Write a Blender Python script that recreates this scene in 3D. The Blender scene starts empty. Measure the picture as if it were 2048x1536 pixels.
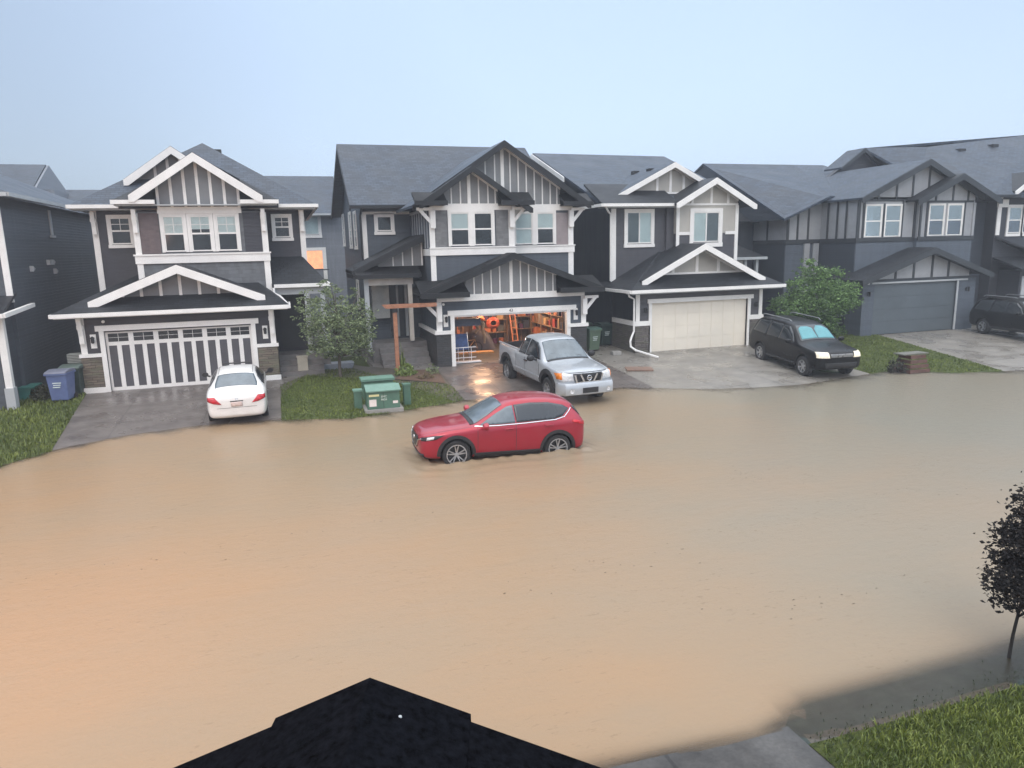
import bpy, bmesh, math, random
from math import sin, cos, pi, radians, sqrt, atan2
from mathutils import Vector, Matrix
from mathutils.bvhtree import BVHTree
random.seed(7)
S = bpy.context.scene
COL = S.collection

# ---------------------------------------------------------------- camera
CAMZ = 5.0
cd = bpy.data.cameras.new('camera'); cam = bpy.data.objects.new('camera', cd); COL.objects.link(cam)
cd.sensor_width = 36.0; cd.lens = 1416.0/2048.0*36.0; cd.clip_end = 2000; cd.clip_start = .05
_p, _r, _y = radians(10.91), radians(1.34), radians(17.44)
_fw = Vector((sin(_y)*cos(_p), cos(_y)*cos(_p), -sin(_p)))
_rt = Vector((cos(_y), -sin(_y), 0)); _up = _rt.cross(_fw)
_R = _rt*cos(_r) - _up*sin(_r); _U = _up*cos(_r) + _rt*sin(_r)
cam.matrix_world = Matrix(((_R.x, _U.x, -_fw.x, 0), (_R.y, _U.y, -_fw.y, 0), (_R.z, _U.z, -_fw.z, CAMZ), (0, 0, 0, 1)))
S.camera = cam

# ---------------------------------------------------------------- world and light
SUN_EL, SUN_AZ = radians(48), radians(200)
LAMPW = 1500; HAZE = .002
W = bpy.data.worlds.new('World'); S.world = W; W.use_nodes = True
nt = W.node_tree; nt.nodes.clear()
out = nt.nodes.new('ShaderNodeOutputWorld')
sky = nt.nodes.new('ShaderNodeTexSky'); sky.sky_type = 'NISHITA'; sky.sun_disc = False
sky.sun_elevation = SUN_EL; sky.sun_rotation = SUN_AZ; sky.dust_density = 4
bg1 = nt.nodes.new('ShaderNodeBackground'); bg1.inputs[1].default_value = .05
nt.links.new(sky.outputs[0], bg1.inputs[0])
# overcast cloud deck: brighter towards the zenith, uneven
tc = nt.nodes.new('ShaderNodeTexCoord'); sep = nt.nodes.new('ShaderNodeSeparateXYZ')
nt.links.new(tc.outputs['Generated'], sep.inputs[0])
rmp = nt.nodes.new('ShaderNodeValToRGB'); nt.links.new(sep.outputs[2], rmp.inputs[0])
e = rmp.color_ramp.elements
e[0].position = 0.0; e[0].color = (.50, .66, .84, 1)
e[1].position = 1.0; e[1].color = (1.0, 1.0, 1.0, 1)
a = e.new(.10); a.color = (.585, .725, .925, 1)
a = e.new(.34); a.color = (.56, .70, .90, 1)
noi = nt.nodes.new('ShaderNodeTexNoise'); noi.inputs['Scale'].default_value = 1.1; noi.inputs['Detail'].default_value = 2
nt.links.new(tc.outputs['Generated'], noi.inputs['Vector'])
mr = nt.nodes.new('ShaderNodeMapRange'); mr.inputs[1].default_value = .35; mr.inputs[2].default_value = .65
mr.inputs[3].default_value = .84; mr.inputs[4].default_value = 1.0
nt.links.new(noi.outputs[0], mr.inputs[0])
# darker rain cloud low in the west
dotn = nt.nodes.new('ShaderNodeVectorMath'); dotn.operation = 'DOT_PRODUCT'; dotn.inputs[1].default_value = (-.62, .76, .12)
nt.links.new(tc.outputs['Generated'], dotn.inputs[0])
mr2 = nt.nodes.new('ShaderNodeMapRange'); mr2.interpolation_type = 'SMOOTHSTEP'
mr2.inputs[1].default_value = .70; mr2.inputs[2].default_value = 1.0; mr2.inputs[3].default_value = 1.0; mr2.inputs[4].default_value = .62
nt.links.new(dotn.outputs['Value'], mr2.inputs[0])
mm = nt.nodes.new('ShaderNodeMath'); mm.operation = 'MULTIPLY'
nt.links.new(mr.outputs[0], mm.inputs[0]); nt.links.new(mr2.outputs[0], mm.inputs[1])
mm2 = nt.nodes.new('ShaderNodeMapRange'); mm2.inputs[1].default_value = .34; mm2.inputs[2].default_value = .9
mm2.inputs[3].default_value = 1.0; mm2.inputs[4].default_value = 2.75
nt.links.new(sep.outputs[2], mm2.inputs[0])
mm3 = nt.nodes.new('ShaderNodeMath'); mm3.operation = 'MULTIPLY'
nt.links.new(mm.outputs[0], mm3.inputs[0]); nt.links.new(mm2.outputs[0], mm3.inputs[1])
bg2 = nt.nodes.new('ShaderNodeBackground')
nt.links.new(rmp.outputs[0], bg2.inputs[0]); nt.links.new(mm3.outputs[0], bg2.inputs[1])
ad = nt.nodes.new('ShaderNodeAddShader'); nt.links.new(bg1.outputs[0], ad.inputs[0]); nt.links.new(bg2.outputs[0], ad.inputs[1])
nt.links.new(ad.outputs[0], out.inputs[0])
sl = bpy.data.lights.new('sun', 'SUN'); sl.energy = .5; sl.angle = radians(25); sl.color = (1, .95, .88)
so = bpy.data.objects.new('sun', sl); COL.objects.link(so)
sd = Vector((sin(SUN_AZ)*cos(SUN_EL), cos(SUN_AZ)*cos(SUN_EL), sin(SUN_EL)))
so.rotation_euler = sd.to_track_quat('Z', 'Y').to_euler()
S.view_settings.view_transform = 'Standard'; S.view_settings.look = 'None'
S.view_settings.exposure = 0.0; S.view_settings.gamma = 1
S.cycles.max_bounces = 6; S.cycles.diffuse_bounces = 3; S.cycles.glossy_bounces = 3
S.cycles.transparent_max_bounces = 10; S.cycles.transmission_bounces = 4
S.cycles.sample_clamp_indirect = 4

# ---------------------------------------------------------------- materials
def nodes(m):
    m.use_nodes = True; n = m.node_tree; n.nodes.clear(); return n
def lk(n, a, b): n.links.new(a, b)
def mathn(n, op, a, b=None, c=None):
    k = n.nodes.new('ShaderNodeMath'); k.operation = op
    for i, v in enumerate((a, b, c)):
        if v is None: continue
        if isinstance(v, (int, float)): k.inputs[i].default_value = v
        else: lk(n, v, k.inputs[i])
    return k.outputs[0]
def mixc(n, fac, a, b, mode='MIX'):
    k = n.nodes.new('ShaderNodeMix'); k.data_type = 'RGBA'; k.blend_type = mode; k.clamp_factor = True
    for i, v in ((0, fac), (6, a), (7, b)):
        if isinstance(v, (int, float)): k.inputs[i].default_value = v
        elif isinstance(v, tuple): k.inputs[i].default_value = (*v[:3], 1)
        else: lk(n, v, k.inputs[i])
    return k.outputs[2]
def noise(n, vec, scale, detail=3, rough=.5):
    k = n.nodes.new('ShaderNodeTexNoise'); k.inputs['Scale'].default_value = scale
    k.inputs['Detail'].default_value = detail; k.inputs['Roughness'].default_value = rough
    if vec is not None: lk(n, vec, k.inputs['Vector'])
    return k.outputs[0]
def mapping(n, vec, scale=(1, 1, 1), rot=(0, 0, 0)):
    k = n.nodes.new('ShaderNodeMapping'); k.inputs['Scale'].default_value = scale; k.inputs['Rotation'].default_value = rot
    lk(n, vec, k.inputs['Vector']); return k.outputs[0]
def objco(n):
    return n.nodes.new('ShaderNodeTexCoord').outputs['Object']
def rng(n, v, a, b, c, d):
    k = n.nodes.new('ShaderNodeMapRange'); lk(n, v, k.inputs[0])
    for i, x in enumerate((a, b, c, d)): k.inputs[i+1].default_value = x
    return k.outputs[0]
def bump(n, h, strength=.4, dist=.01, normal=None):
    k = n.nodes.new('ShaderNodeBump'); k.inputs['Strength'].default_value = strength; k.inputs['Distance'].default_value = dist
    lk(n, h, k.inputs['Height'])
    if normal is not None: lk(n, normal, k.inputs['Normal'])
    return k.outputs[0]
def scalec(c, s): return tuple(min(1, x*s) for x in c[:3])
def finish(n, col, rough=.6, nrm=None, metal=0, spec=.5, coat=0, emis=None, es=0):
    p = n.nodes.new('ShaderNodeBsdfPrincipled'); o = n.nodes.new('ShaderNodeOutputMaterial')
    for key, v in (('Base Color', col), ('Roughness', rough), ('Metallic', metal), ('Specular IOR Level', spec), ('Coat Weight', coat)):
        if isinstance(v, (int, float)): p.inputs[key].default_value = v
        elif isinstance(v, tuple): p.inputs[key].default_value = (*v[:3], 1)
        else: lk(n, v, p.inputs[key])
    p.inputs['Coat Roughness'].default_value = .06
    if nrm is not None: lk(n, nrm, p.inputs['Normal'])
    if emis: p.inputs['Emission Color'].default_value = (*emis, 1); p.inputs['Emission Strength'].default_value = es
    lk(n, p.outputs[0], o.inputs[0]); return p
_mc = {}
def plain(name, col, rough=.6, metal=0, var=.12, scale=3., bmp=.0, coat=0, spec=.5, emis=None, es=0):
    if name in _mc: return _mc[name]
    m = bpy.data.materials.new(name); n = nodes(m); co = objco(n)
    f = noise(n, co, scale, 4, .6)
    c = mixc(n, rng(n, f, .3, .7, 0, 1), scalec(col, 1-var), scalec(col, 1+var))
    r = rng(n, noise(n, co, scale*1.7, 3), .3, .7, max(.02, rough-.08), min(1, rough+.08))
    nr = bump(n, noise(n, co, 60, 2), bmp, .004) if bmp else None
    finish(n, c, r, nr, metal, spec, coat, emis, es); _mc[name] = m; return m
def siding(name, col, lap=.115, shake=False, rough=.55):
    m = bpy.data.materials.new(name); n = nodes(m); co = objco(n)
    s = n.nodes.new('ShaderNodeSeparateXYZ'); lk(n, co, s.inputs[0])
    fr = mathn(n, 'FRACT', mathn(n, 'DIVIDE', s.outputs[2], lap))
    h = mathn(n, 'SUBTRACT', 1.0, fr)
    row = mathn(n, 'FLOOR', mathn(n, 'DIVIDE', s.outputs[2], lap))
    wn = n.nodes.new('ShaderNodeTexWhiteNoise'); wn.noise_dimensions = '2D' if shake else '1D'
    if shake:
        cx = n.nodes.new('ShaderNodeCombineXYZ')
        shift = mathn(n, 'MULTIPLY', row, .37)
        lk(n, mathn(n, 'FLOOR', mathn(n, 'ADD', mathn(n, 'DIVIDE', mathn(n, 'ADD', s.outputs[0], s.outputs[1]), .16), shift)), cx.inputs[0]); lk(n, row, cx.inputs[1])
        lk(n, cx.outputs[0], wn.inputs['Vector'])
    else: lk(n, row, wn.inputs['W'])
    v1 = rng(n, wn.outputs[0], 0, 1, .86 if shake else .93, 1.14 if shake else 1.07)
    streak = noise(n, mapping(n, co, (5, 5, .6)), 1.0, 4)
    v2 = rng(n, streak, .25, .75, .82, 1.18)
    c = mixc(n, 1.0, col, (1, 1, 1), 'MULTIPLY')
    cc = n.nodes.new('ShaderNodeVectorMath'); cc.operation = 'SCALE'; lk(n, c, cc.inputs[0]); lk(n, mathn(n, 'MULTIPLY', v1, v2), cc.inputs['Scale'])
    finish(n, cc.outputs[0], rng(n, streak, .2, .8, rough-.12, rough+.1), bump(n, h, .9, .018)); return m
def shingle(name, col, rough=.42, spec=.6):
    m = bpy.data.materials.new(name); n = nodes(m); co = objco(n)
    g = n.nodes.new('ShaderNodeNewGeometry')
    sn = n.nodes.new('ShaderNodeSeparateXYZ'); lk(n, g.outputs['True Normal'], sn.inputs[0])
    s = n.nodes.new('ShaderNodeSeparateXYZ'); lk(n, co, s.inputs[0])
    nz2 = mathn(n, 'MULTIPLY', sn.outputs[2], sn.outputs[2])
    nh = mathn(n, 'MAXIMUM', mathn(n, 'SQRT', mathn(n, 'MAXIMUM', mathn(n, 'SUBTRACT', 1.0, nz2), 0.0)), .2)
    v = mathn(n, 'DIVIDE', s.outputs[2], nh)
    isx = mathn(n, 'GREATER_THAN', mathn(n, 'ABSOLUTE', sn.outputs[0]), mathn(n, 'ABSOLUTE', sn.outputs[1]))
    u = mathn(n, 'ADD', mathn(n, 'MULTIPLY', isx, s.outputs[1]), mathn(n, 'MULTIPLY', mathn(n, 'SUBTRACT', 1.0, isx), s.outputs[0]))
    cx = n.nodes.new('ShaderNodeCombineXYZ'); lk(n, u, cx.inputs[0]); lk(n, v, cx.inputs[1])
    b = n.nodes.new('ShaderNodeTexBrick'); lk(n, cx.outputs[0], b.inputs[0])
    b.inputs['Color1'].default_value = (*scalec(col, .72), 1); b.inputs['Color2'].default_value = (*scalec(col, 1.35), 1)
    b.inputs['Mortar'].default_value = (*scalec(col, .35), 1); b.inputs['Scale'].default_value = 1
    b.inputs['Mortar Size'].default_value = .012; b.inputs['Brick Width'].default_value = .28; b.inputs['Row Height'].default_value = .15
    big = noise(n, co, .8, 3); spk = noise(n, co, 90, 1)
    sc = mathn(n, 'MULTIPLY', rng(n, big, .3, .7, .8, 1.2), rng(n, spk, .3, .7, .7, 1.3))
    cc = n.nodes.new('ShaderNodeVectorMath'); cc.operation = 'SCALE'; lk(n, b.outputs[0], cc.inputs[0]); lk(n, sc, cc.inputs['Scale'])
    fr = mathn(n, 'FRACT', mathn(n, 'DIVIDE', v, .15))
    h = mathn(n, 'ADD', mathn(n, 'SUBTRACT', 1.0, fr), mathn(n, 'MULTIPLY', b.outputs['Fac'], -.6))
    h = mathn(n, 'ADD', h, mathn(n, 'MULTIPLY', spk, .3))
    finish(n, cc.outputs[0], rng(n, big, .3, .7, rough-.06, rough+.08), bump(n, h, .5, .008), spec=spec); return m
def stone(name, c1, c2, c3):
    m = bpy.data.materials.new(name); n = nodes(m); co = objco(n)
    s = n.nodes.new('ShaderNodeSeparateXYZ'); lk(n, co, s.inputs[0])
    cx = n.nodes.new('ShaderNodeCombineXYZ'); lk(n, mathn(n, 'ADD', s.outputs[0], s.outputs[1]), cx.inputs[0]); lk(n, s.outputs[2], cx.inputs[1])
    wob = noise(n, co, 5, 2)
    ww = n.nodes.new('ShaderNodeVectorMath'); ww.operation = 'ADD'; lk(n, cx.outputs[0], ww.inputs[0])
    w2 = n.nodes.new('ShaderNodeCombineXYZ'); lk(n, mathn(n, 'MULTIPLY', wob, .05), w2.inputs[0]); lk(n, mathn(n, 'MULTIPLY', wob, .06), w2.inputs[1]); lk(n, w2.outputs[0], ww.inputs[1])
    b = n.nodes.new('ShaderNodeTexBrick'); lk(n, ww.outputs[0], b.inputs[0]); b.inputs['Scale'].default_value = 1
    b.offset = .37; b.squash = 1.6; b.squash_frequency = 3
    b.inputs['Color1'].default_value = (*c1, 1); b.inputs['Color2'].default_value = (*c2, 1); b.inputs['Mortar'].default_value = (*scalec(c1, .25), 1)
    b.inputs['Mortar Size'].default_value = .008; b.inputs['Brick Width'].default_value = .34; b.inputs['Row Height'].default_value = .085; b.inputs['Bias'].default_value = -.1
    c = mixc(n, rng(n, noise(n, mapping(n, co, (2.5, 2.5, 9)), 1, 2), .45, .6, 0, .8), b.outputs[0], c3)
    h = mathn(n, 'ADD', mathn(n, 'MULTIPLY', b.outputs['Fac'], -1.0), noise(n, mapping(n, co, (4, 4, 11)), 1, 4))
    finish(n, c, .5, bump(n, h, .9, .03)); return m

TRIM = plain('painted trim', (.80, .785, .755), .45, var=.06, scale=2)
TRIMG = plain('grey painted trim', (.42, .44, .45), .45, var=.06, scale=2)
BLACKTRIM = plain('black metal fascia', (.010, .011, .013), .45, var=.2)
DARKTRIM = plain('charcoal trim', (.032, .037, .042), .45, var=.15)
R_BLUE = shingle('weathered slate shingles', (.036, .050, .072), .5, .42)
R_DARK = shingle('charcoal shingles', (.018, .021, .026), .55, .35)
R_BLK = shingle('black wet shingles', (.006, .007, .009), .6, .35)
S_H1 = siding('dark brown lap siding', (.026, .027, .036)); S_H1b = siding('grey shake siding', (.11, .12, .13), .14, True)
S_H1p = plain('grey gable board', (.185, .195, .205), .5, var=.08)
S_H2 = siding('slate grey lap siding', (.056, .070, .088)); S_H2p = plain('warm grey gable board', (.21, .215, .218), .5, var=.08)
S_H2d = siding('shadow grey lap siding', (.066, .078, .095)); S_H2t = siding('taupe shake siding', (.145, .145, .145), .1, True)
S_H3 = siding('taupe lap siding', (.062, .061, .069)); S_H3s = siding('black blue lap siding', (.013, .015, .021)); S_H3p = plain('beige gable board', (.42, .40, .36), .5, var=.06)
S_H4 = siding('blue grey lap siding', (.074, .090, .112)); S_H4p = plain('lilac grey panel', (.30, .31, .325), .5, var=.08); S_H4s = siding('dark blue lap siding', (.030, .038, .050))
S_H5 = siding('deep grey lap siding', (.035, .038, .046)); S_H0 = siding('slate side siding', (.060, .073, .088))
S_BK = siding('mid grey lap siding', (.16, .175, .20))
STONE1 = stone('brown ledgestone', (.19, .155, .12), (.10, .085, .07), (.15, .15, .10))
STONE2 = stone('black ledgestone', (.06, .062, .065), (.03, .031, .034), (.045, .04, .038))
STONE3 = stone('grey brown ledgestone', (.16, .14, .13), (.09, .08, .075), (.12, .12, .09))
BLIND = plain('window blind', (.74, .80, .78), .7, var=.1, scale=1.5)
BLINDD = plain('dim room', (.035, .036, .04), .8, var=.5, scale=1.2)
DOORW = plain('cream garage paint', (.80, .74, .63), .45, var=.04, scale=1.5)
PANEL = plain('charcoal door panel', (.075, .075, .085), .45, var=.15, scale=2)
DOORG = plain('grey garage paint', (.095, .115, .13), .45, var=.08, scale=1)
WOOD = plain('cedar stain', (.36, .16, .09), .5, var=.25, scale=8)
BLK = plain('black plastic', (.018, .018, .02), .5, var=.2)
CONC = plain('bare concrete', (.28, .27, .25), .6, var=.15, scale=6, bmp=.3)
STEPM = plain('grey step concrete', (.17, .16, .155), .5, var=.2, scale=4, bmp=.3)

def glassmat():
    m = bpy.data.materials.new('window glass'); n = nodes(m); co = objco(n)
    t = n.nodes.new('ShaderNodeBsdfTransparent'); t.inputs[0].default_value = (.92, .95, .95, 1)
    g = n.nodes.new('ShaderNodeBsdfGlossy'); g.inputs['Roughness'].default_value = .06; g.inputs[0].default_value = (.95, .97, 1, 1)
    lk(n, bump(n, noise(n, co, 2, 2), .06, .02), g.inputs['Normal'])
    f = n.nodes.new('ShaderNodeFresnel'); f.inputs[0].default_value = 1.45
    mx = n.nodes.new('ShaderNodeMixShader'); lk(n, rng(n, f.outputs[0], 0, 1, .0, .8), mx.inputs[0]); lk(n, t.outputs[0], mx.inputs[1]); lk(n, g.outputs[0], mx.inputs[2])
    o = n.nodes.new('ShaderNodeOutputMaterial'); lk(n, mx.outputs[0], o.inputs[0]); return m
GLASS = glassmat()
def carglass(name, col=(.02, .025, .03), r=.06):
    return plain(name, col, r, var=.15, scale=1.5, spec=.8)
CG = carglass('tinted car glass'); CGL = plain('windscreen glass', (.10, .13, .15), .08, var=.3, scale=2.0, spec=.9)
def paint(name, col, metal=.0, rough=.28, coat=1.0, dirt_=.22):
    m = bpy.data.materials.new(name); n = nodes(m); co = objco(n)
    dirt = noise(n, mapping(n, co, (1, 1, 2.5)), 2.2, 5, .6)
    c = mixc(n, rng(n, dirt, .35, .75, 0, dirt_), col, scalec((.20, .17, .14), 1.0))
    drops = n.nodes.new('ShaderNodeTexVoronoi'); drops.inputs['Scale'].default_value = 38; lk(n, co, drops.inputs[0])
    h = mathn(n, 'SUBTRACT', 1.0, mathn(n, 'MINIMUM', mathn(n, 'MULTIPLY', drops.outputs[0], 2.4), 1.0))
    finish(n, c, rng(n, dirt, .3, .8, rough, rough+.2), bump(n, h, .25, .004), metal, .5, coat); return m
P_RED = paint('red metallic paint', (.34, .003, .022), .35, .28, .8, .06)
P_SILV = paint('silver paint', (.44, .47, .50), .35, .33)
P_WHT = paint('white paint', (.78, .77, .75), 0, .3)
P_BLK = paint('black paint', (.003, .003, .004), 0, .25, .0, .01); [setattr(nd.inputs['Specular IOR Level'], 'default_value', .3) for nd in P_BLK.node_tree.nodes if nd.type == 'BSDF_PRINCIPLED']
CHROME = plain('chrome', (.75, .76, .78), .15, metal=1, var=.05)
RUBBER = plain('tyre rubber', (.016, .016, .017), .75, var=.3, scale=9)
RIM = plain('alloy', (.48, .49, .51), .3, metal=.8, var=.1)
LENS = plain('headlamp lens', (.62, .63, .64), .12, var=.25, scale=14)
LENSR = plain('red lamp lens', (.45, .02, .03), .15, var=.4, scale=12)
LENSO = plain('amber lamp lens', (.75, .22, .03), .15, var=.2, scale=12)

# ---------------------------------------------------------------- mesh helpers
class MB:
    def __init__(s): s.v = []; s.f = []; s.m = []
    def add(s, vs, fs, mi=0):
        b = len(s.v); s.v += [tuple(v) for v in vs]; s.f += [tuple(i+b for i in f) for f in fs]; s.m += [mi]*len(fs); return s
    def box(s, x0, x1, y0, y1, z0, z1, mi=0):
        vs = [(x, y, z) for z in (z0, z1) for y in (y0, y1) for x in (x0, x1)]
        return s.add(vs, [(0, 2, 3, 1), (4, 5, 7, 6), (0, 1, 5, 4), (2, 6, 7, 3), (0, 4, 6, 2), (1, 3, 7, 5)], mi)
    def prism(s, poly, vec, mi=0):
        k = len(poly); vec = Vector(vec); a = [Vector(p) for p in poly]
        return s.add(a+[p+vec for p in a], [tuple(range(k)), tuple(range(2*k-1, k-1, -1))]+[(i, i+k, (i+1) % k+k, (i+1) % k) for i in range(k)], mi)
    def slab(s, poly, t=.12, mi=0): return s.prism(poly, (0, 0, -t), mi)
    def bar(s, a, b, w, h=None, mi=0):
        a, b = Vector(a), Vector(b); h = h or w; d = (b-a).normalized()
        u = d.cross(Vector((0, 0, 1))); u = Vector((1, 0, 0)) if u.length < 1e-3 else u.normalized(); v = u.cross(d)
        return s.prism([a+u*i*w/2+v*j*h/2 for i, j in ((-1, -1), (1, -1), (1, 1), (-1, 1))], b-a, mi)
    def tube(s, pts, r, n=8, mi=0):
        pts = [Vector(p) for p in pts]; R = r if isinstance(r, (list, tuple)) else [r]*len(pts); vs = []; fs = []
        pu = None
        for i, p in enumerate(pts):
            d = (pts[min(i+1, len(pts)-1)]-pts[max(i-1, 0)]).normalized()
            u = d.cross(Vector((0, 0, 1))) if pu is None else pu-d*pu.dot(d)
            if u.length < 1e-3: u = d.cross(Vector((0, 1, 0)))
            u.normalize(); pu = u; w = d.cross(u)
            vs += [p+(u*cos(2*pi*k/n)+w*sin(2*pi*k/n))*R[i] for k in range(n)]
        for i in range(len(pts)-1):
            fs += [(i*n+k, i*n+(k+1) % n, (i+1)*n+(k+1) % n, (i+1)*n+k) for k in range(n)]
        fs += [tuple(range(n-1, -1, -1)), tuple(range((len(pts)-1)*n, len(pts)*n))]
        return s.add(vs, fs, mi)
    def lathe(s, prof, c, axis='z', n=24, mi=0):
        # prof: (radius, height) pairs about axis through c
        vs = []; fs = []; c = Vector(c)
        for r, h in prof:
            for k in range(n):
                A = 2*pi*k/n
                vs.append(c+(Vector((r*cos(A), r*sin(A), h)) if axis == 'z' else Vector((r*cos(A), h, r*sin(A))) if axis == 'y' else Vector((h, r*cos(A), r*sin(A)))))
        for i in range(len(prof)-1):
            fs += [(i*n+k, i*n+(k+1) % n, (i+1)*n+(k+1) % n, (i+1)*n+k) for k in range(n)]
        return s.add(vs, fs, mi)
    def build(s, name, mat, parent=None, smooth=False, bevel=0, **kw):
        off = Vector((0, 0, 0))
        if parent is not None:
            r = parent
            while r.parent: r = r.parent
            off = Vector(r.get('_loc', (0, 0, 0)))
        elif s.v:
            xs, ys, zs = zip(*s.v); off = Vector(((min(xs)+max(xs))/2, (min(ys)+max(ys))/2, min(zs)))
        me = bpy.data.meshes.new(name); me.from_pydata([tuple(Vector(v)-off) for v in s.v], [], s.f)
        bm = bmesh.new(); bm.from_mesh(me); bmesh.ops.recalc_face_normals(bm, faces=bm.faces); bm.to_mesh(me); bm.free()
        for m in (mat if isinstance(mat, (list, tuple)) else [mat]): me.materials.append(m)
        if len(me.polygons) == len(s.m): me.polygons.foreach_set('material_index', s.m)
        if smooth:
            me.polygons.foreach_set('use_smooth', [True]*len(me.polygons))
            try: me.set_sharp_from_angle(angle=radians(40))
            except Exception: pass
        o = bpy.data.objects.new(name, me); COL.objects.link(o)
        if parent is not None: o.parent = parent
        else: o.location = off
        if bevel:
            b = o.modifiers.new('bevel', 'BEVEL'); b.width = bevel; b.segments = 2; b.limit_method = 'ANGLE'
        tag(o, **kw); return o
def tag(o, label=None, cat=None, group=None, kind=None):
    if label: o['label'] = label
    if cat: o['category'] = cat
    if group: o['group'] = group
    if kind: o['kind'] = kind
    return o
def root(name, loc, label, cat, group=None):
    o = bpy.data.objects.new(name, None); COL.objects.link(o); o.location = loc; o['_loc'] = list(loc)
    o.empty_display_size = .2
    return tag(o, label, cat, group)
def clear_tmp():
    for o in S.objects:
        if '_loc' in o: del o['_loc']
def children(o): return [c for c in S.objects if c.parent == o]
def copy_tree(o, parent=None):
    c = o.copy(); COL.objects.link(c)
    if parent is not None: c.parent = parent
    for ch in children(o): copy_tree(ch, c)
    return c
def interp(T, x):
    if x <= T[0][0]: return T[0][1]
    for (a, b), (c, d) in zip(T, T[1:]):
        if x <= c: return b+(d-b)*(x-a)/(c-a)
    return T[-1][1]

# ---------------------------------------------------------------- ground
FAR = [(-14, 19.0), (-9, 19.6), (-7.1, 19.9), (-6.1, 21.2), (-4.5, 22.1), (-2.7, 22.5), (-.4, 22.3), (1.6, 21.6), (3.7, 22.2), (5.6, 22.8), (8, 22.4), (11.1, 22.6), (14, 20.9),
       (17, 20.4), (19.7, 20.9), (22.2, 21.4), (23.6, 20.0), (26.4, 19.3), (32, 18.2), (45, 16)]
NEAR = [(-14, 5.4), (-2, 5.7), (1, 5.55), (4.3, 5.3), (5.0, 5.08), (6, 5.1), (8, 5.15), (10, 5.3), (14, 6.0), (22, 8)]
def g(x, y):
    E = interp(FAR, x); N = interp(NEAR, x)
    if y > E:
        t = (y-E)/max(1, 27.4-E)
        return .37*t if t < 1 else .37+min(.15, .02*(y-27.4))
    if y < N: return min(.30, .075*(N-y))
    d = min(E-y, y-N)
    if y-N < E-y: return -.006-.006*d-.15*(1-math.exp(-max(0, d-(.12+.5*min(1, max(0, x-4.3)/.8)))/(.45 if x < 4.7 else .65)))
    return -.15*(1-math.exp(-d/1.1))
def fr(a, b, st):
    k = max(1, int(round((b-a)/st))); return [a+(b-a)*i/k for i in range(k+1)]
def gridmesh(xs, ys, zf):
    m = MB(); nx = len(xs)
    m.v = [(x, y, zf(x, y)) for y in ys for x in xs]
    m.f = [(j*nx+i, j*nx+i+1, (j+1)*nx+i+1, (j+1)*nx+i) for j in range(len(ys)-1) for i in range(nx-1)]
    m.m = [0]*len(m.f); return m
xs = [-400, -150, -60]+fr(-30, -14, 1)+fr(-13.6, 30, .4)+fr(31, 50, 1)+[80, 160, 400]
ys = [-300, -100, -30, -10]+fr(-4, 3, 1)+fr(3.3, 8, .3)+fr(8.8, 18, .8)+fr(18.3, 28, .3)+fr(29, 60, 2)+[80, 150, 400, 800]
def groundmat():
    m = bpy.data.materials.new('wet soil and asphalt'); n = nodes(m); co = objco(n)
    c = mixc(n, noise(n, co, 2, 5), (.05, .045, .035), (.13, .115, .09))
    finish(n, c, .5, bump(n, noise(n, co, 30, 4), .5, .02)); return m
gridmesh(xs, ys, g).build('ground', groundmat(), kind='structure', smooth=True)
def concmat(name, c1, c2, joints=1.5, rough=.22):
    m = bpy.data.materials.new(name); n = nodes(m); co = n.nodes.new('ShaderNodeNewGeometry').outputs['Position']
    f = noise(n, co, 1.3, 5, .65); f2 = noise(n, co, 28, 3)
    c = mixc(n, rng(n, f, .35, .65, 0, 1), c1, c2)
    c = mixc(n, rng(n, f2, .3, .7, 0, .35), c, scalec(c1, .55))
    s = n.nodes.new('ShaderNodeSeparateXYZ'); lk(n, co, s.inputs[0])
    j = None
    for ax, o in ((0, .3), (1, .6)):
        fq = mathn(n, 'FRACT', mathn(n, 'DIVIDE', mathn(n, 'ADD', s.outputs[ax], o), joints*1.6))
        l = mathn(n, 'LESS_THAN', fq, .012); j = l if j is None else mathn(n, 'MAXIMUM', j, l)
    c = mixc(n, mathn(n, 'MULTIPLY', j, .55), c, scalec(c1, .25))
    wet = rng(n, noise(n, co, .9, 3), .4, .6, rough, rough+.3)
    finish(n, c, wet, bump(n, mathn(n, 'ADD', f2, noise(n, co, 90, 2)), .35, .006), spec=.5); return m
DRIVE = concmat('wet exposed concrete', (.10, .085, .078), (.165, .145, .132))
DRIVE3 = concmat('wet pale concrete', (.20, .185, .165), (.27, .25, .22))
PATHM = concmat('wet path concrete', (.15, .135, .125), (.21, .195, .18), .8)
def lawnmat(name, c1, c2, c3):
    m = bpy.data.materials.new(name); n = nodes(m); co = n.nodes.new('ShaderNodeNewGeometry').outputs['Position']
    c = mixc(n, rng(n, noise(n, co, .8, 3), .35, .65, 0, 1), c1, c2)
    c = mixc(n, rng(n, noise(n, mapping(n, co, (1, 1.6, 1)), 7, 5, .7), .4, .62, 0, 1), c, c3)
    finish(n, c, .6, bump(n, noise(n, co, 45, 4, .7), .9, .05), spec=.15); return m
LAWN = lawnmat('lawn turf', (.075, .10, .022), (.11, .13, .035), (.045, .06, .02))
MULCH = plain('bark mulch', (.10, .06, .04), .7, var=.5, scale=16, bmp=1)
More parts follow.
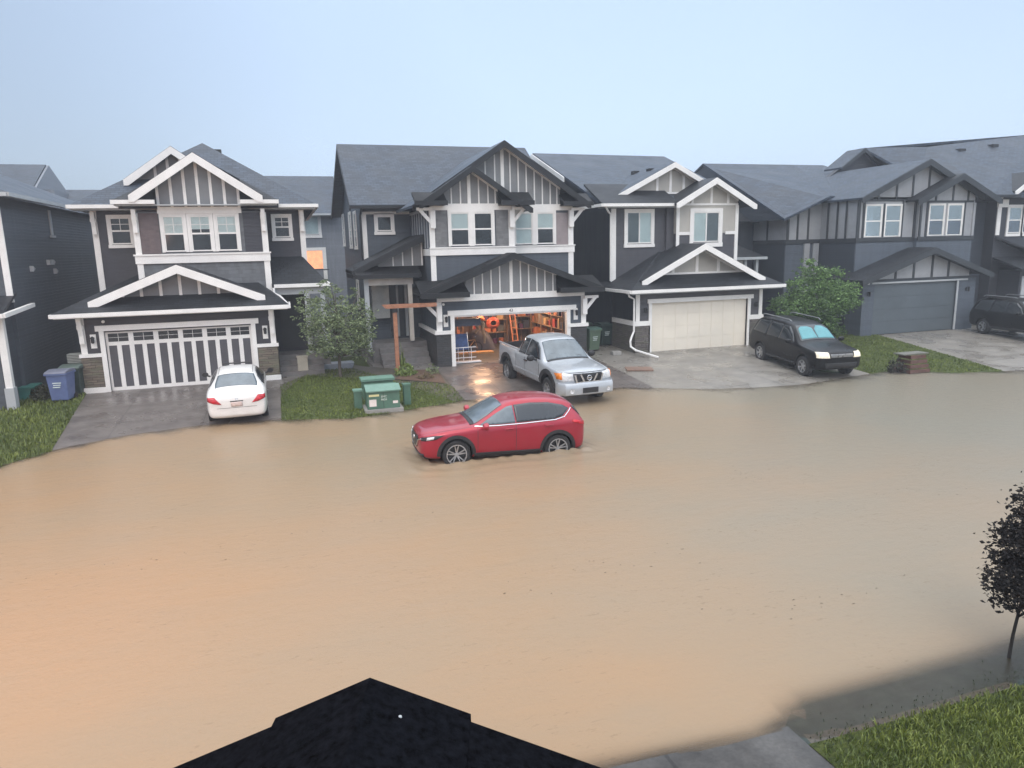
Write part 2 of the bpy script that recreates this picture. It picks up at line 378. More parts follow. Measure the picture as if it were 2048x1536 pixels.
def sheet(name, poly, off, mat, st=.5, kind='structure', **kw):
    bm = bmesh.new(); X = [p[0] for p in poly]; Y = [p[1] for p in poly]
    gx = fr(min(X), max(X), st); gy = fr(min(Y), max(Y), st)
    vv = [[bm.verts.new((x, y, 0)) for x in gx] for y in gy]
    for j in range(len(gy)-1):
        for i in range(len(gx)-1): bm.faces.new((vv[j][i], vv[j][i+1], vv[j+1][i+1], vv[j+1][i]))
    c = Vector((sum(X)/len(X), sum(Y)/len(Y), 0))
    for (x0, y0), (x1, y1) in zip(poly, poly[1:]+poly[:1]):
        nrm = Vector((y1-y0, x0-x1, 0)).normalized(); p = Vector((x0, y0, 0))
        if (c-p).dot(nrm) > 0: nrm = -nrm
        bmesh.ops.bisect_plane(bm, geom=bm.verts[:]+bm.edges[:]+bm.faces[:], plane_co=p, plane_no=nrm, clear_outer=True)
    for v in bm.verts: v.co.z = g(v.co.x, v.co.y)+off
    me = bpy.data.meshes.new(name); bm.to_mesh(me); bm.free(); me.materials.append(mat)
    for p in me.polygons: p.use_smooth = True
    o = bpy.data.objects.new(name, me); COL.objects.link(o); tag(o, kind=kind, **kw); return o
ASPH = plain('wet asphalt', (.05, .05, .052), .4, var=.3, scale=5)
sheet('road', [(-60, 8), (80, 8), (80, 17.5), (-60, 17.5)], .004, ASPH, 2)
LE = [(-5.85, 17.6), (-6.0, 20.0), (-6.6, 25.8), (-6.95, 28)]
sheet('driveway', [(-5.9, 17.6), (-.45, 17.6), (-.45, 27.5), (-6.85, 27.5)], .010, DRIVE)
sheet('driveway', [(5.45, 17.6), (12.15, 17.6), (12.15, 27.7), (5.45, 27.7)], .010, DRIVE)
sheet('driveway', [(12.16, 17.6), (20.8, 17.6), (20.8, 31.2), (12.16, 31.2)], .010, DRIVE3)
sheet('driveway', [(25.1, 17.6), (38, 17.6), (38, 28), (27.6, 28)], .010, DRIVE3)
sheet('driveway', [(-3, -2), (4.50, -2), (4.66, 5.46), (-3, 5.7)], .010, concmat('dark pebbled concrete', (.035, .034, .033), (.10, .097, .092), 2.2, .45), .3)
sheet('path', [(-.44, 26.5), (.35, 27.6), (1.3, 30.4), (-.44, 30.4)], .012, PATHM, .4)
sheet('path', [(3.1, 28.6), (4.3, 27.3), (5.44, 27.2), (5.44, 31), (3.1, 31)], .012, PATHM, .4)
sheet('flower_bed', [(3.6, 26.0), (5.3, 24.9), (5.44, 27.1), (4.2, 27.2)], .03, MULCH, .3)
LAWNS = [[(-14, 17.6), (-5.92, 17.6), (-6.88, 27.9), (-7.1, 30), (-14, 30)],
         [(-.43, 17.6), (5.43, 17.6), (5.43, 24.75), (3.5, 25.9), (1.35, 30.4), (.36, 27.5), (-.43, 26.4)],
         [(3.5, 26.0), (4.1, 27.15), (3.0, 28.6), (3.0, 31.5), (1.4, 31.5), (1.4, 30.2)],
         [(20.82, 17.6), (25.08, 17.6), (27.55, 27.9), (27.4, 31), (20.82, 31)],
         [(4.52, -2), (14, -2), (14, 5.2), (4.66, 5.15)]]
VERGE = [(4.62, 5.12), (14, 5.17), (14, 7.2), (4.70, 6.6)]
def inside(p, x, y):
    c = False
    for (x0, y0), (x1, y1) in zip(p, p[1:]+p[:1]):
        if (y0 > y) != (y1 > y) and x < (x1-x0)*(y-y0)/(y1-y0)+x0: c = not c
    return c
for k, L in enumerate(LAWNS): sheet('lawn', L, .014, LAWN, .4)
sheet('verge', VERGE, .003, plain('silted verge', (.026, .038, .030), .5, var=.5, scale=5, bmp=1), .3)
def grassmat():
    m = bpy.data.materials.new('grass blades'); n = nodes(m)
    oi = n.nodes.new('ShaderNodeNewGeometry')
    c = mixc(n, oi.outputs['Random Per Island'], (.055, .085, .012), (.20, .24, .05))
    c = mixc(n, rng(n, noise(n, oi.outputs['Position'], 1.1, 3), .4, .65, 0, .6), c, (.05, .08, .02))
    p = finish(n, c, .5, spec=.4); p.inputs['Subsurface Weight'].default_value = 0; return m
GR = grassmat(); GRW = plain('drowned grass', (.030, .045, .022), .5, var=.5, scale=6)
def blades(name, poly, n, h, w, cond, label, mat=None):
    m = MB(); X = [p[0] for p in poly]; Y = [p[1] for p in poly]; k = 0
    vs = []; fs = []
    while k < n:
        x = random.uniform(min(X), max(X)); y = random.uniform(min(Y), max(Y)); k += 1
        if not inside(poly, x, y) or not cond(x, y): continue
        z = g(x, y)+.01; A = random.uniform(0, 2*pi); hh = h*random.uniform(.5, 1.3); lean = hh*random.uniform(.2, .9); B = random.uniform(0, 2*pi)
        dx, dy = cos(A)*w/2, sin(A)*w/2; lx, ly = cos(B)*lean, sin(B)*lean; b = len(vs)
        vs += [(x-dx, y-dy, z), (x+dx, y+dy, z), (x+dx*.7+lx*.4, y+dy*.7+ly*.4, z+hh*.6), (x-dx*.7+lx*.4, y-dy*.7+ly*.4, z+hh*.6), (x+lx, y+ly, z+hh*.9)]
        fs += [(b, b+1, b+2, b+3), (b+3, b+2, b+4)]
    m.v = vs; m.f = fs; m.m = [0]*len(fs)
    m.build(name, mat or GR, kind='stuff', label=label, cat='grass')
blades('grass', LAWNS[0], 26000, .12, .03, lambda x, y: g(x, y) > -.02 and x > -9.5 and y < 28, 'long grass on the lawn left of the striped garage door')
blades('grass', LAWNS[1], 24000, .06, .028, lambda x, y: g(x, y) > -.02, 'short grass around the green utility boxes')
blades('grass', LAWNS[3], 24000, .06, .035, lambda x, y: g(x, y) > -.01 and y < 28, 'short grass on the lawn beside the black vehicle with the sunshade')
blades('grass', LAWNS[4], 150000, .075, .013, lambda x, y: x < 9 and y > 2.6 and y < 5.15+.10*sin(x*2.3)+random.gauss(0, .22)-max(0, 5.5-x)*.3, 'green grass on the near lawn at the bottom right corner')

blades('grass', [(4.75, 5.0), (9, 5.0), (9, 5.95), (4.75, 5.75)], 3500, .03, .012, lambda x, y: random.random() < math.exp(-max(0, y-5.12)*9), 'dark drowned grass standing in the shallow water beside the near lawn', GRW)

# ---------------------------------------------------------------- flood water
def watermat():
    m = bpy.data.materials.new('muddy flood water'); n = nodes(m)
    geo = n.nodes.new('ShaderNodeNewGeometry'); P = geo.outputs['Position']
    at = n.nodes.new('ShaderNodeAttribute'); at.attribute_name = 'depth'
    fac = mathn(n, 'SUBTRACT', 1.0, mathn(n, 'POWER', 2.718, mathn(n, 'MULTIPLY', mathn(n, 'MULTIPLY_ADD', at.outputs['Fac'], 420.0, 11.0), mathn(n, 'MULTIPLY', at.outputs['Fac'], -1.0))))
    silt_warmth = noise(n, mapping(n, P, (.10, .16, 1), (0, 0, .5)), 1, 4, .55)
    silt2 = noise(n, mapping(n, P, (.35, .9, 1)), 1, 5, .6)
    mud = mixc(n, rng(n, silt_warmth, .35, .65, 0, 1), (.325, .215, .124), (.285, .218, .143))
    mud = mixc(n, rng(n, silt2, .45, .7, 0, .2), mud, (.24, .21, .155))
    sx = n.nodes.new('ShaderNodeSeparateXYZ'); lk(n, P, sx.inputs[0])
    mud = mixc(n, rng(n, mathn(n, 'ADD', mathn(n, 'MULTIPLY', silt_warmth, 14.0), sx.outputs[0]), 9.0, 24.0, 0, .8), mud, (.215, .208, .168))  # left lamp's warmth put into the mud colour, greyer away to the right
    # rain drop pocks and small chop
    dv = n.nodes.new('ShaderNodeTexVoronoi'); dv.inputs['Scale'].default_value = 6.5; dv.inputs['Randomness'].default_value = 1; lk(n, P, dv.inputs[0])
    ring = mathn(n, 'MULTIPLY', mathn(n, 'SINE', mathn(n, 'MULTIPLY', dv.outputs[0], 70.0)), mathn(n, 'POWER', 2.718, mathn(n, 'MULTIPLY', dv.outputs[0], -14.0)))
    chop = noise(n, mapping(n, P, (3.2, 5.5, 1), (0, 0, .15)), 1, 5, .62)
    chop2 = noise(n, P, 22, 3, .6)
    h = mathn(n, 'ADD', mathn(n, 'MULTIPLY', ring, .25), mathn(n, 'ADD', chop, mathn(n, 'MULTIPLY', chop2, .5)))
    nr = bump(n, h, .45, .022)
    pat = noise(n, P, .55, 3)
    pk = mathn(n, 'MULTIPLY', rng(n, noise(n, mapping(n, P, (5, 13, 1)), 1, 3, .65), .60, .68, 0, 1), rng(n, pat, .46, .62, 0, .4))
    mud = mixc(n, pk, mud, (.17, .12, .075))
    d = n.nodes.new('ShaderNodeBsdfDiffuse'); lk(n, mud, d.inputs[0]); lk(n, nr, d.inputs['Normal'])
    t = n.nodes.new('ShaderNodeBsdfTransparent'); t.inputs[0].default_value = (.80, .76, .70, 1)
    mx = n.nodes.new('ShaderNodeMixShader'); lk(n, fac, mx.inputs[0]); lk(n, t.outputs[0], mx.inputs[1]); lk(n, d.outputs[0], mx.inputs[2])
    gl = n.nodes.new('ShaderNodeBsdfGlossy'); gl.inputs['Roughness'].default_value = .2; lk(n, nr, gl.inputs['Normal'])
    f = n.nodes.new('ShaderNodeFresnel'); f.inputs[0].default_value = 1.33; lk(n, nr, f.inputs['Normal'])
    m2 = n.nodes.new('ShaderNodeMixShader'); lk(n, mathn(n, 'MULTIPLY', f.outputs[0], .9), m2.inputs[0]); lk(n, mx.outputs[0], m2.inputs[1]); lk(n, gl.outputs[0], m2.inputs[2])
    o = n.nodes.new('ShaderNodeOutputMaterial'); lk(n, m2.outputs[0], o.inputs[0]); return m
wxs = [-60, -30]+fr(-16, 2.0, .2)+fr(2.1, 8.2, .07)+fr(8.4, 34, .2)+[40, 60, 90]; wys = fr(3.6, 14.6, .16)+fr(14.7, 18.6, .07)+fr(18.75, 24.4, .16)
def wz(x, y):
    dx = max(2.95-x, 0, x-6.9); dy = max(15.85-y, 0, y-17.55); d = sqrt(dx*dx+dy*dy)
    if min(x-2.95, 6.9-x, y-15.85, 17.55-y) > 0: return -.01
    w = .017*math.exp(-d*2.2)*sin(d*13+.9*sin(x*3.1)+.6)+.018*math.exp(-d*5)*(1+sin(x*17+y*9))
    q = sqrt((x-6.25)**2+(y-15.8)**2); w += .04*math.exp(-(q/.42)**2)*(.6+.4*sin(x*23)*sin(y*29)); q = sqrt((x-3.75)**2+(y-15.85)**2); w += .02*math.exp(-(q/.35)**2)
    return w
wm = gridmesh(wxs, wys, wz)
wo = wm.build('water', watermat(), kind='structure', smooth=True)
da = wo.data.attributes.new('depth', 'FLOAT', 'POINT')
def nz(x, y): return .012*sin(x*2.1+sin(y*1.7)*1.3)+.01*sin(x*5.3+y*3.1)+.008*sin(x*11+y*7)
da.data.foreach_set('value', [max(0.0, -g(v[0], v[1])+nz(v[0], v[1])*(.03 if v[1] < 8 else 1.1)-.002) for v in wm.v])

# ---------------------------------------------------------------- house kit
SPLIT = {'stone_cladding', 'frieze_board', 'base_board', 'corner_trim', 'ledge', 'door_casing', 'band_board', 'fascia', 'shake_panel', 'porch_post', 'upper_wall', 'side_wall', 'door_frame', 'porch_wall'}
def bx(name, mat, par, *boxes, bevel=0, **kw):
    if name in SPLIT and len(boxes) > 1:
        for b in boxes: o = bx(name, mat, par, b, bevel=bevel, **kw)
        return o
    m = MB()
    for b in boxes: m.box(*b)
    return m.build(name, mat, par, bevel=bevel, **kw)
def window(par, x0, x1, z0, z1, y, style='dh', face='-Y', trim=None, blind='full', casing=.10, sill=True, rail=.045):
    """frame on a wall: facing -Y at plane y, or facing -X at plane x=y (then x0,x1 run along Y)"""
    T = trim or TRIM
    def B(m, a, b, d0, d1, c, d):
        if face == '-Y': m.box(a, b, y-d1, y-d0, c, d)
        else: m.box(y-d1, y-d0, a, b, c, d)
    m = MB(); c = casing
    B(m, x0-c, x0, .0, .05, z0-c*.2, z1+c); B(m, x1, x1+c, .0, .05, z0-c*.2, z1+c)
    B(m, x0+.001, x1-.001, .0, .05, z1+.001, z1+c)
    # sash rails
    B(m, x0+.001, x0+rail, .0, .035, z0, z1); B(m, x1-rail, x1-.001, .0, .035, z0, z1)
    B(m, x0+rail+.001, x1-rail-.001, .0, .034, z1-rail, z1-.001); B(m, x0+rail+.001, x1-rail-.001, .0, .034, z0, z0+rail)
    zm = (z0+z1)/2
    if style in ('dh', 'grid'): B(m, x0+rail+.001, x1-rail-.001, .0, .036, zm-.03, zm+.03)
    if style == 'slider': B(m, (x0+x1)/2-.03, (x0+x1)/2+.03, .0, .036, z0+rail+.001, z1-rail-.001)
    if style == 'grid':
        B(m, (x0+x1)/2-.012, (x0+x1)/2+.012, .0, .03, zm+.031, z1-rail-.001)
        B(m, x0+rail+.001, x1-rail-.001, .0, .028, (zm+z1)/2-.012, (zm+z1)/2+.012)
    f = m.build('window', T, par)
    p = MB()
    if style == 'slider':
        B(p, x0+rail, (x0+x1)/2-.031, .018, .022, z0+rail, z1-rail); p.build('pane', GLASS, f)
        p = MB(); B(p, (x0+x1)/2+.031, x1-rail, .018, .022, z0+rail, z1-rail); p.build('pane', GLASS, f)
    elif style in ('dh', 'grid'):
        B(p, x0+rail, x1-rail, .018, .022, zm+.031, z1-rail); p.build('pane', GLASS, f)
        p = MB(); B(p, x0+rail, x1-rail, .018, .022, z0+rail, zm-.031); p.build('pane', GLASS, f)
    else:
        B(p, x0+rail, x1-rail, .018, .022, z0+rail, z1-rail); p.build('pane', GLASS, f)
    def blindpart(za, zb, xa=x0, xb=x1, name='blind', mat=BLIND):
        q = MB(); B(q, xa+rail+.001, xb-rail-.001, .002, .008, za, zb); q.build(name, mat, f)
    if blind == 'full': blindpart(z0+rail, z1-rail)
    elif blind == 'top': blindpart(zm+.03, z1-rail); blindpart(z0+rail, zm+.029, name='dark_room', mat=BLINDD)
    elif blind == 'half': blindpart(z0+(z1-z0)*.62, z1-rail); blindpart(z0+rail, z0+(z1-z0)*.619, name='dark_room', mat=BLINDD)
    elif blind == 'left': blindpart(z0+rail, z1-rail, x0, (x0+x1)/2+.04); blindpart(z0+rail, z1-rail, (x0+x1)/2-.04, x1, 'dark_room', DIMG)
    elif blind == 'right': blindpart(z0+rail, z1-rail, (x0+x1)/2-.04, x1); blindpart(z0+rail, z1-rail, x0, (x0+x1)/2+.04, 'dark_room', DIMG)
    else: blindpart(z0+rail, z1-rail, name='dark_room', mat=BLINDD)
    if sill:
        q = MB(); B(q, x0-c-.02, x1+c+.02, .0, .07, z0-c*1.35, z0-c*.2-.001); q.build('sill', T, f)
    return f
DIMG = plain('grey screen', (.16, .18, .19), .6, var=.15)
def gable(par, xa, za, slope, xl, xr, yrake, yback, ywall, zb, rmat, tmat, wmat, bmat=None, bats=(), board=.26, base=True, thick=.1, bw=.07, wl=None, wr=None, fill=None):
    """gable facing -Y: roof slabs, two rake boards, boarded wall, batten strips"""
    zl = za-slope*(xa-xl); zr = za-slope*(xr-xa); m = MB()
    m.prism([(xa, yrake, za), (xl, yrake, zl), (xl, yrake, zl-thick), (xa, yrake, za-thick)], (0, yback-yrake, 0))
    m.prism([(xa, yrake, za), (xa, yrake, za-thick), (xr, yrake, zr-thick), (xr, yrake, zr)], (0, yback-yrake, 0))
    m.build('roof', rmat, par)
    m = MB(); d = .02
    m.prism([(xa, yrake-.05, za-d), (xl-.0, yrake-.05, zl-d), (xl, yrake-.05, zl-d-board*.75), (xl+board*.55, yrake-.05, zl-d-board*.75), (xa, yrake-.05, za-d-board)], (0, .048, 0))
    m.prism([(xa, yrake-.05, za-d), (xa, yrake-.05, za-d-board), (xr-board*.55, yrake-.05, zr-d-board*.75), (xr, yrake-.05, zr-d-board*.75), (xr, yrake-.05, zr-d)], (0, .048, 0))
    m.build('rake_board', tmat, par)
    # gable wall
    L = wl if wl is not None else xa-(za-thick-zb)/slope; Rr = wr if wr is not None else xa+(za-thick-zb)/slope
    def zt(x): return za-thick-.002-slope*abs(x-xa)
    pts = [(L, ywall, zb), (Rr, ywall, zb)]
    if zt(Rr) > zb+.02: pts.append((Rr, ywall, zt(Rr)))
    pts.append((xa, ywall, zt(xa)))
    if zt(L) > zb+.02: pts.append((L, ywall, zt(L)))
    m = MB(); m.prism(pts, (0, .3, 0)); m.build('gable_wall', wmat, par)
    m = MB(); bm_ = bmat or tmat
    for x in bats:
        w = bw if not isinstance(x, tuple) else x[1]; x = x if not isinstance(x, tuple) else x[0]
        if zt(x)-.0 > zb+.1: m.box(x-w/2, x+w/2, ywall-.03, ywall-.001, zb, zt(x)-w*.3)
    # inner trim following the rake
    th = .11
    m.prism([(xa, ywall-.033, zt(xa)), (L, ywall-.033, zt(L)), (L, ywall-.033, zt(L)-th), (xa, ywall-.033, zt(xa)-th)], (0, .032, 0))
    m.prism([(xa, ywall-.033, zt(xa)), (xa, ywall-.033, zt(xa)-th), (Rr, ywall-.033, zt(Rr)-th), (Rr, ywall-.033, zt(Rr))], (0, .032, 0))
    if base: m.box(L, Rr, ywall-.036, ywall-.001, zb-.0, zb+.09)
    m.build('batten', bm_, par)
def gutter(par, pts, mat, h=.13, d=.12):
    m = MB()
    for a, b in zip(pts, pts[1:]): m.bar(a, b, d, h)
    m.build('gutter', mat, par)
def spout(par, pts, mat, r=.045, name='downspout'):
    MB().tube(pts, r, 6).build(name, mat, par)
def corbel(par, x, y, zt, mat, w=.16, d=.45, h=.55, face='x-', n=1):
    """timber bracket; the arm reaches out towards -x, +x or -y"""
    m = MB()
    if face == '-y':
        m.prism([(x-w/2, y, zt), (x-w/2, y-d*.5, zt), (x-w/2, y-d*.5, zt-.12), (x-w/2, y-.12, zt-h*.7), (x-w/2, y-.12, zt-h), (x-w/2, y, zt-h)], (w, 0, 0))
        m.box(x-w/2-.03, x+w/2+.03, y-.14, y+.0, zt-h*.45, zt-h*.3)
    else:
        s = -1 if face == 'x-' else 1
        m.box(min(x, x+s*d), max(x, x+s*d), y-.10, y+.02, zt-.11, zt)
        m.prism([(x+s*d*.9, y-.08, zt-.11), (x+s*d*.62, y-.08, zt-.11), (x, y-.08, zt-h*.75), (x, y-.08, zt-h), (x+s*.02, y-.08, zt-h)], (0, .07, 0))
        m.box(x-w/2, x+w/2, y-.13, y-.004, zt-h*1.1, zt-.112)
    m.build('corbel', mat, par)
def lantern(par, x, y, z, plate=True):
    m = MB()
    if plate:
        m.box(x-.09, x+.09, y-.025, y-.002, z-.28, z+.2)
        o = m.build('wall_lamp', TRIM, par)
    else: o = m.box(x-.04, x+.04, y-.02, y-.002, z-.08, z+.1).build('wall_lamp', BLK, par)
    k = MB(); k.bar((x, y-.03, z+.1), (x, y-.14, z+.12), .03); k.lathe([(.02, .14), (.08, .08), (.055, .07), (.05, -.08), (.02, -.1)], (x, y-.14, z), n=10)
    k.build('lantern', BLK, o)

# ================================================================ house with the striped garage door
H = root('house', (-3.2, 34, .35), 'house with white bargeboards, brown stone and a closed black and white striped garage door', 'house', 'houses across the flooded street')
F = .36
bx('wall', S_H1, H, (-6.8, -6.2, 27.43, 27.75, .2, 3.05), (-1.15, -.5, 27.43, 27.75, .2, 3.05), (-6.199, -1.151, 27.43, 27.75, 2.45, 3.049), (-6.78, -.52, 27.751, 30, .2, 3.05),
   (-6.55, .9, 30, 42, .2, 6.8))
bx('upper_wall', S_H1b, H, (-4.97, -.5, 28.7, 29.999, 3.0, 6.55))
bx('stone_cladding', STONE1, H, (-6.86, -6.22, 27.37, 27.429, .2, 1.62), (-1.13, -.44, 27.37, 27.429, .2, 1.62), (-.499, -.44, 27.43, 29, .2, 1.62))
bx('ledge', TRIM, H, (-6.9, -6.2, 27.33, 27.428, 1.62, 1.74), (-1.15, -.4, 27.33, 27.428, 1.62, 1.74))
bx('base_board', TRIM, H, (-6.9, -6.18, 27.34, 27.368, .2, .56), (-1.15, -.4, 27.34, 27.368, .2, .56))
bx('corner_trim', TRIM, H, (-6.83, -6.64, 27.40, 27.429, 1.741, 3.0), (-.66, -.47, 27.40, 27.429, 1.741, 3.0), (-6.58, -6.38, 29.96, 29.999, 3.0, 6.7), (.73, .93, 29.96, 29.999, 3.0, 6.7),
   (-5.0, -4.8, 28.66, 28.699, 3.6, 6.5), (-.68, -.47, 28.66, 28.699, 3.4, 6.5))
bx('band_board', TRIM, H, (-5.04, -.44, 28.63, 28.659, 4.72, 5.0), (-5.08, -.40, 28.60, 28.659, 5.001, 5.06))
bx('door_casing', TRIM, H, (-6.22, -6.07, 27.36, 27.428, .3, 2.5), (-1.3, -1.15, 27.36, 27.428, .3, 2.5), (-6.32, -1.03, 27.33, 27.428, 2.501, 2.69))
# striped door
m = MB(); X0, X1 = -6.07, -1.30; w = (X1-X0)/6; yd = 27.54
bx('garage_door', PANEL, H, (X0, X1, yd, yd+.04, .33, 2.5))
gd = S.objects[-1] if False else [o for o in children(H) if o.name.startswith('garage_door')][0]
m.box(X0, X1, yd-.03, yd-.001, .34, .5); m.box(X0, X1, yd-.03, yd-.001, 1.97, 2.10); m.box(X0, X1, yd-.03, yd-.001, 2.39, 2.5)
for i in range(6):
    a = X0+i*w
    for k, (u, v) in enumerate(((0, .075), (.36, .47), (.74, .80))):
        if k == 0: m.box(a, a+.075, yd-.03, yd-.001, .501, 1.969)
    m.box(a+w/2-.07, a+w/2+.07, yd-.03, yd-.001, .501, 1.969); m.box(a+w-.075, a+w-.001, yd-.03, yd-.001, .501, 1.969)
    m.box(a, a+.08, yd-.03, yd-.001, 2.101, 2.389); m.box(a+w-.08, a+w-.001, yd-.03, yd-.001, 2.101, 2.389)
m.build('stile', TRIM, gd)
for i in range(6):
    a = X0+i*w; q = MB(); q.box(a+.085, a+w-.085, yd-.012, yd-.002, 2.104, 2.386); pn = q.build('pane', CG, gd)
    q = MB(); q.box(a+.085, a+w-.085, yd-.02, yd-.013, 2.24, 2.25); q.box(a+w/2-.006, a+w/2+.006, yd-.02, yd-.013, 2.104, 2.386); q.build('muntin', TRIM, gd)
# garage roof (pent with hips) and gable
m = MB(); y0 = 26.9; ze = 3.17; s = .42
m.slab([(-7.45, y0, ze), (.07, y0, ze), (-1.25, 30, ze+s*3.1), (-5.2, 30, ze+s*3.1), (-5.95, 30, ze+.45*3.1*.72)], .1)
m.v = m.v[:0]; m.f = []; m.m = []
m.slab([(-7.45, y0, ze), (.07, y0, ze), (-1.7, 30.0, ze+s*3.1), (-4.9, 30.0, ze+s*3.1)], .1)
m.slab([(-7.45, y0, ze), (-4.9, 30.0, ze+s*3.1), (-7.45, 30.0, ze+.02)], .1); m.slab([(.07, y0, ze), (.07, 30.0, ze+.02), (-1.7, 30.0, ze+s*3.1)], .1)
m.build('garage_roof', R_DARK, H)
gutter(H, [(-7.45, 30, 3.1), (-7.45, y0-.05, 3.1), (.07, y0-.05, 3.1), (.07, 28.5, 3.1)], TRIM)
bx('soffit', TRIM, H, (-7.4, .02, 26.92, 27.5, 3.0, 3.04))
gable(H, -3.56, 4.70, .41, -6.42, -.72, 27.35, 30.2, 27.95, 3.5, R_DARK, TRIM, S_H1p, bats=[-5.45, -4.85, -4.22, -3.58, -2.95, -2.32, -1.7], board=.3, bw=.1)
for x in (-6.74, -.57): corbel(H, x, 27.40, 3.0, TRIM, .15, .5, .9, '-y')
for x in (-6.48, -4.9, -.58, .83): corbel(H, x, 29.96 if x in (-6.48, .83) else 28.66, 6.62, TRIM, .14, .45, .8, '-y')
lantern(H, -6.42, 27.43, 2.2); lantern(H, -.83, 27.43, 2.2)
MB().lathe([(0, .0), (.05, .0), (.05, .06), (0, .07)], (-6.05, 27.38, 2.82), 'y', 10).build('camera_dome', TRIM, H)
# windows
for k, (a, b) in enumerate(((-4.02, -3.33), (-3.12, -2.43), (-2.22, -1.53))): window(H, a, b, 5.13, 6.4, 28.7, 'grid', blind=('top', 'half', 'top')[k], casing=.1, sill=False)
window(H, -5.98, -5.3, 5.45, 6.42, 30, 'grid', blind='none'); window(H, -.22, .36, 5.6, 6.4, 30, 'grid', blind='none')
bx('frieze_board', TRIM, H, (-4.15, -1.32, 28.61, 28.659, 6.48, 6.62))
bx('brick_panel', siding('purple brown brick', (.10, .07, .07), .075, True), H, (-4.79, -4.16, 28.67, 28.699, 5.07, 6.5))
bx('shutter_panel', S_H1, H, (-1.3, -.69, 28.67, 28.699, 5.07, 6.5))
# upper bay roof with gable
m = MB(); y0 = 28.25; s = .66; za = 6.9+s*2.75
m.slab([(-5.5, y0, 6.92), (-4.13, y0, 6.92), (-4.13, y0+1.37, 6.92+1.37*s)]); m.slab([(0, y0, 6.92), (-1.32, y0+1.32, 6.92+1.32*s), (-1.32, y0, 6.92)]); m.slab([(-5.5, y0, 6.92), (-2.75, y0+2.75, za), (-2.75, 33.2, za), (-5.5, 33.2, 6.92)]); m.slab([(0, y0, 6.92), (0, 33.2, 6.92), (-2.75, 33.2, za), (-2.75, y0+2.75, za)])
m.build('bay_roof', R_DARK, H)
gutter(H, [(-5.52, y0-.05, 6.86), (-4.13, y0-.05, 6.86)], TRIM, .14); gutter(H, [(-1.32, y0-.05, 6.86), (.02, y0-.05, 6.86)], TRIM, .14)
bx('soffit', TRIMG, H, (-5.45, -.05, 28.27, 28.75, 6.74, 6.78))
gable(H, -2.74, 8.56, .665, -4.93, -.53, 28.15, 31.5, 28.62, 6.62, R_DARK, TRIM, S_H1p, bats=[(-4.08, .09), -3.63, -3.18, -2.74, -2.3, -1.85, (-1.38, .09)], board=.3, wl=-4.12, wr=-1.34, bw=.1)
# main hip roof, rear dormer gable
m = MB(); s = .67; A = (-2.85, 33.65, 9.62); B_ = (-2.85, 38, 9.62)
m.slab([(-7.1, 29.4, 6.84), (1.4, 29.4, 6.84), A]); m.slab([(-7.1, 29.4, 6.84), A, B_, (-7.1, 42.5, 6.84)]); m.slab([(1.4, 29.4, 6.84), (1.4, 42.5, 6.84), B_, A])
m.slab([(-7.1, 42.5, 6.84), B_, (1.4, 42.5, 6.84)])
m.build('roof', R_BLUE, H)
gutter(H, [(-7.12, 42, 6.78), (-7.12, 29.35, 6.78), (-5.5, 29.35, 6.78)], TRIM); gutter(H, [(.0, 29.35, 6.78), (1.42, 29.35, 6.78), (1.42, 42, 6.78)], TRIM)
bx('soffit', TRIMG, H, (-7.08, 1.36, 29.42, 30.05, 6.66, 6.70))
gable(H, -3.72, 9.08, .71, -5.46, -1.98, 30.6, 34, 31.0, 7.7, R_BLUE, TRIM, S_H1p, bats=[-4.4, -3.95, -3.5, -3.0], board=.28, bw=.1)
bx('roof_vent', BLK, H, (-2.5, -2.2, 34.6, 34.9, 9.25, 9.5))
bx('roof_vent', BLK, H, (-4.35, -4.05, 28.0, 28.25, 3.95, 4.2)) if False else None
# porch at the right
m = MB(); m.slab([(-.48, 28.6, 3.82), (1.6, 28.6, 3.82), (.75, 30, 4.85), (-.48, 30, 4.85)], .1); m.slab([(1.6, 28.6, 3.82), (1.6, 31.5, 3.82), (.75, 31.5, 4.85), (.75, 30, 4.85)], .1)
m.build('porch_roof', R_DARK, H); gutter(H, [(-.4, 28.55, 3.76), (1.62, 28.55, 3.76), (1.62, 31, 3.76)], TRIM)
bx('porch_beam', TRIMG, H, (-.4, 1.5, 28.7, 28.86, 3.42, 3.68))
bx('porch_post', TRIMG, H, (.68, .86, 28.7, 28.86, 1.1, 3.419)); bx('porch_post', TRIMG, H, (1.28, 1.46, 28.7, 28.86, 1.1, 3.419))
bx('entry_door', plain('dark entry door', (.03, .032, .036), .4), H, (-.28, .55, 29.94, 29.999, 1.2, 3.3))
bx('porch_deck', STEPM, H, (-.43, 1.5, 28.72, 29.93, .2, 1.08))
bx('steps', STEPM, H, (-.42, 1.2, 28.4, 28.719, .2, .90), (-.42, 1.2, 28.1, 28.399, .2, .72), (-.42, 1.2, 27.8, 28.099, .2, .54))
spout(H, [(-.42, 28.5, 3.7), (-.42, 28.45, 3.5), (-.2, 28.0, 3.4), (.05, 27.2, 3.15)], TRIM)

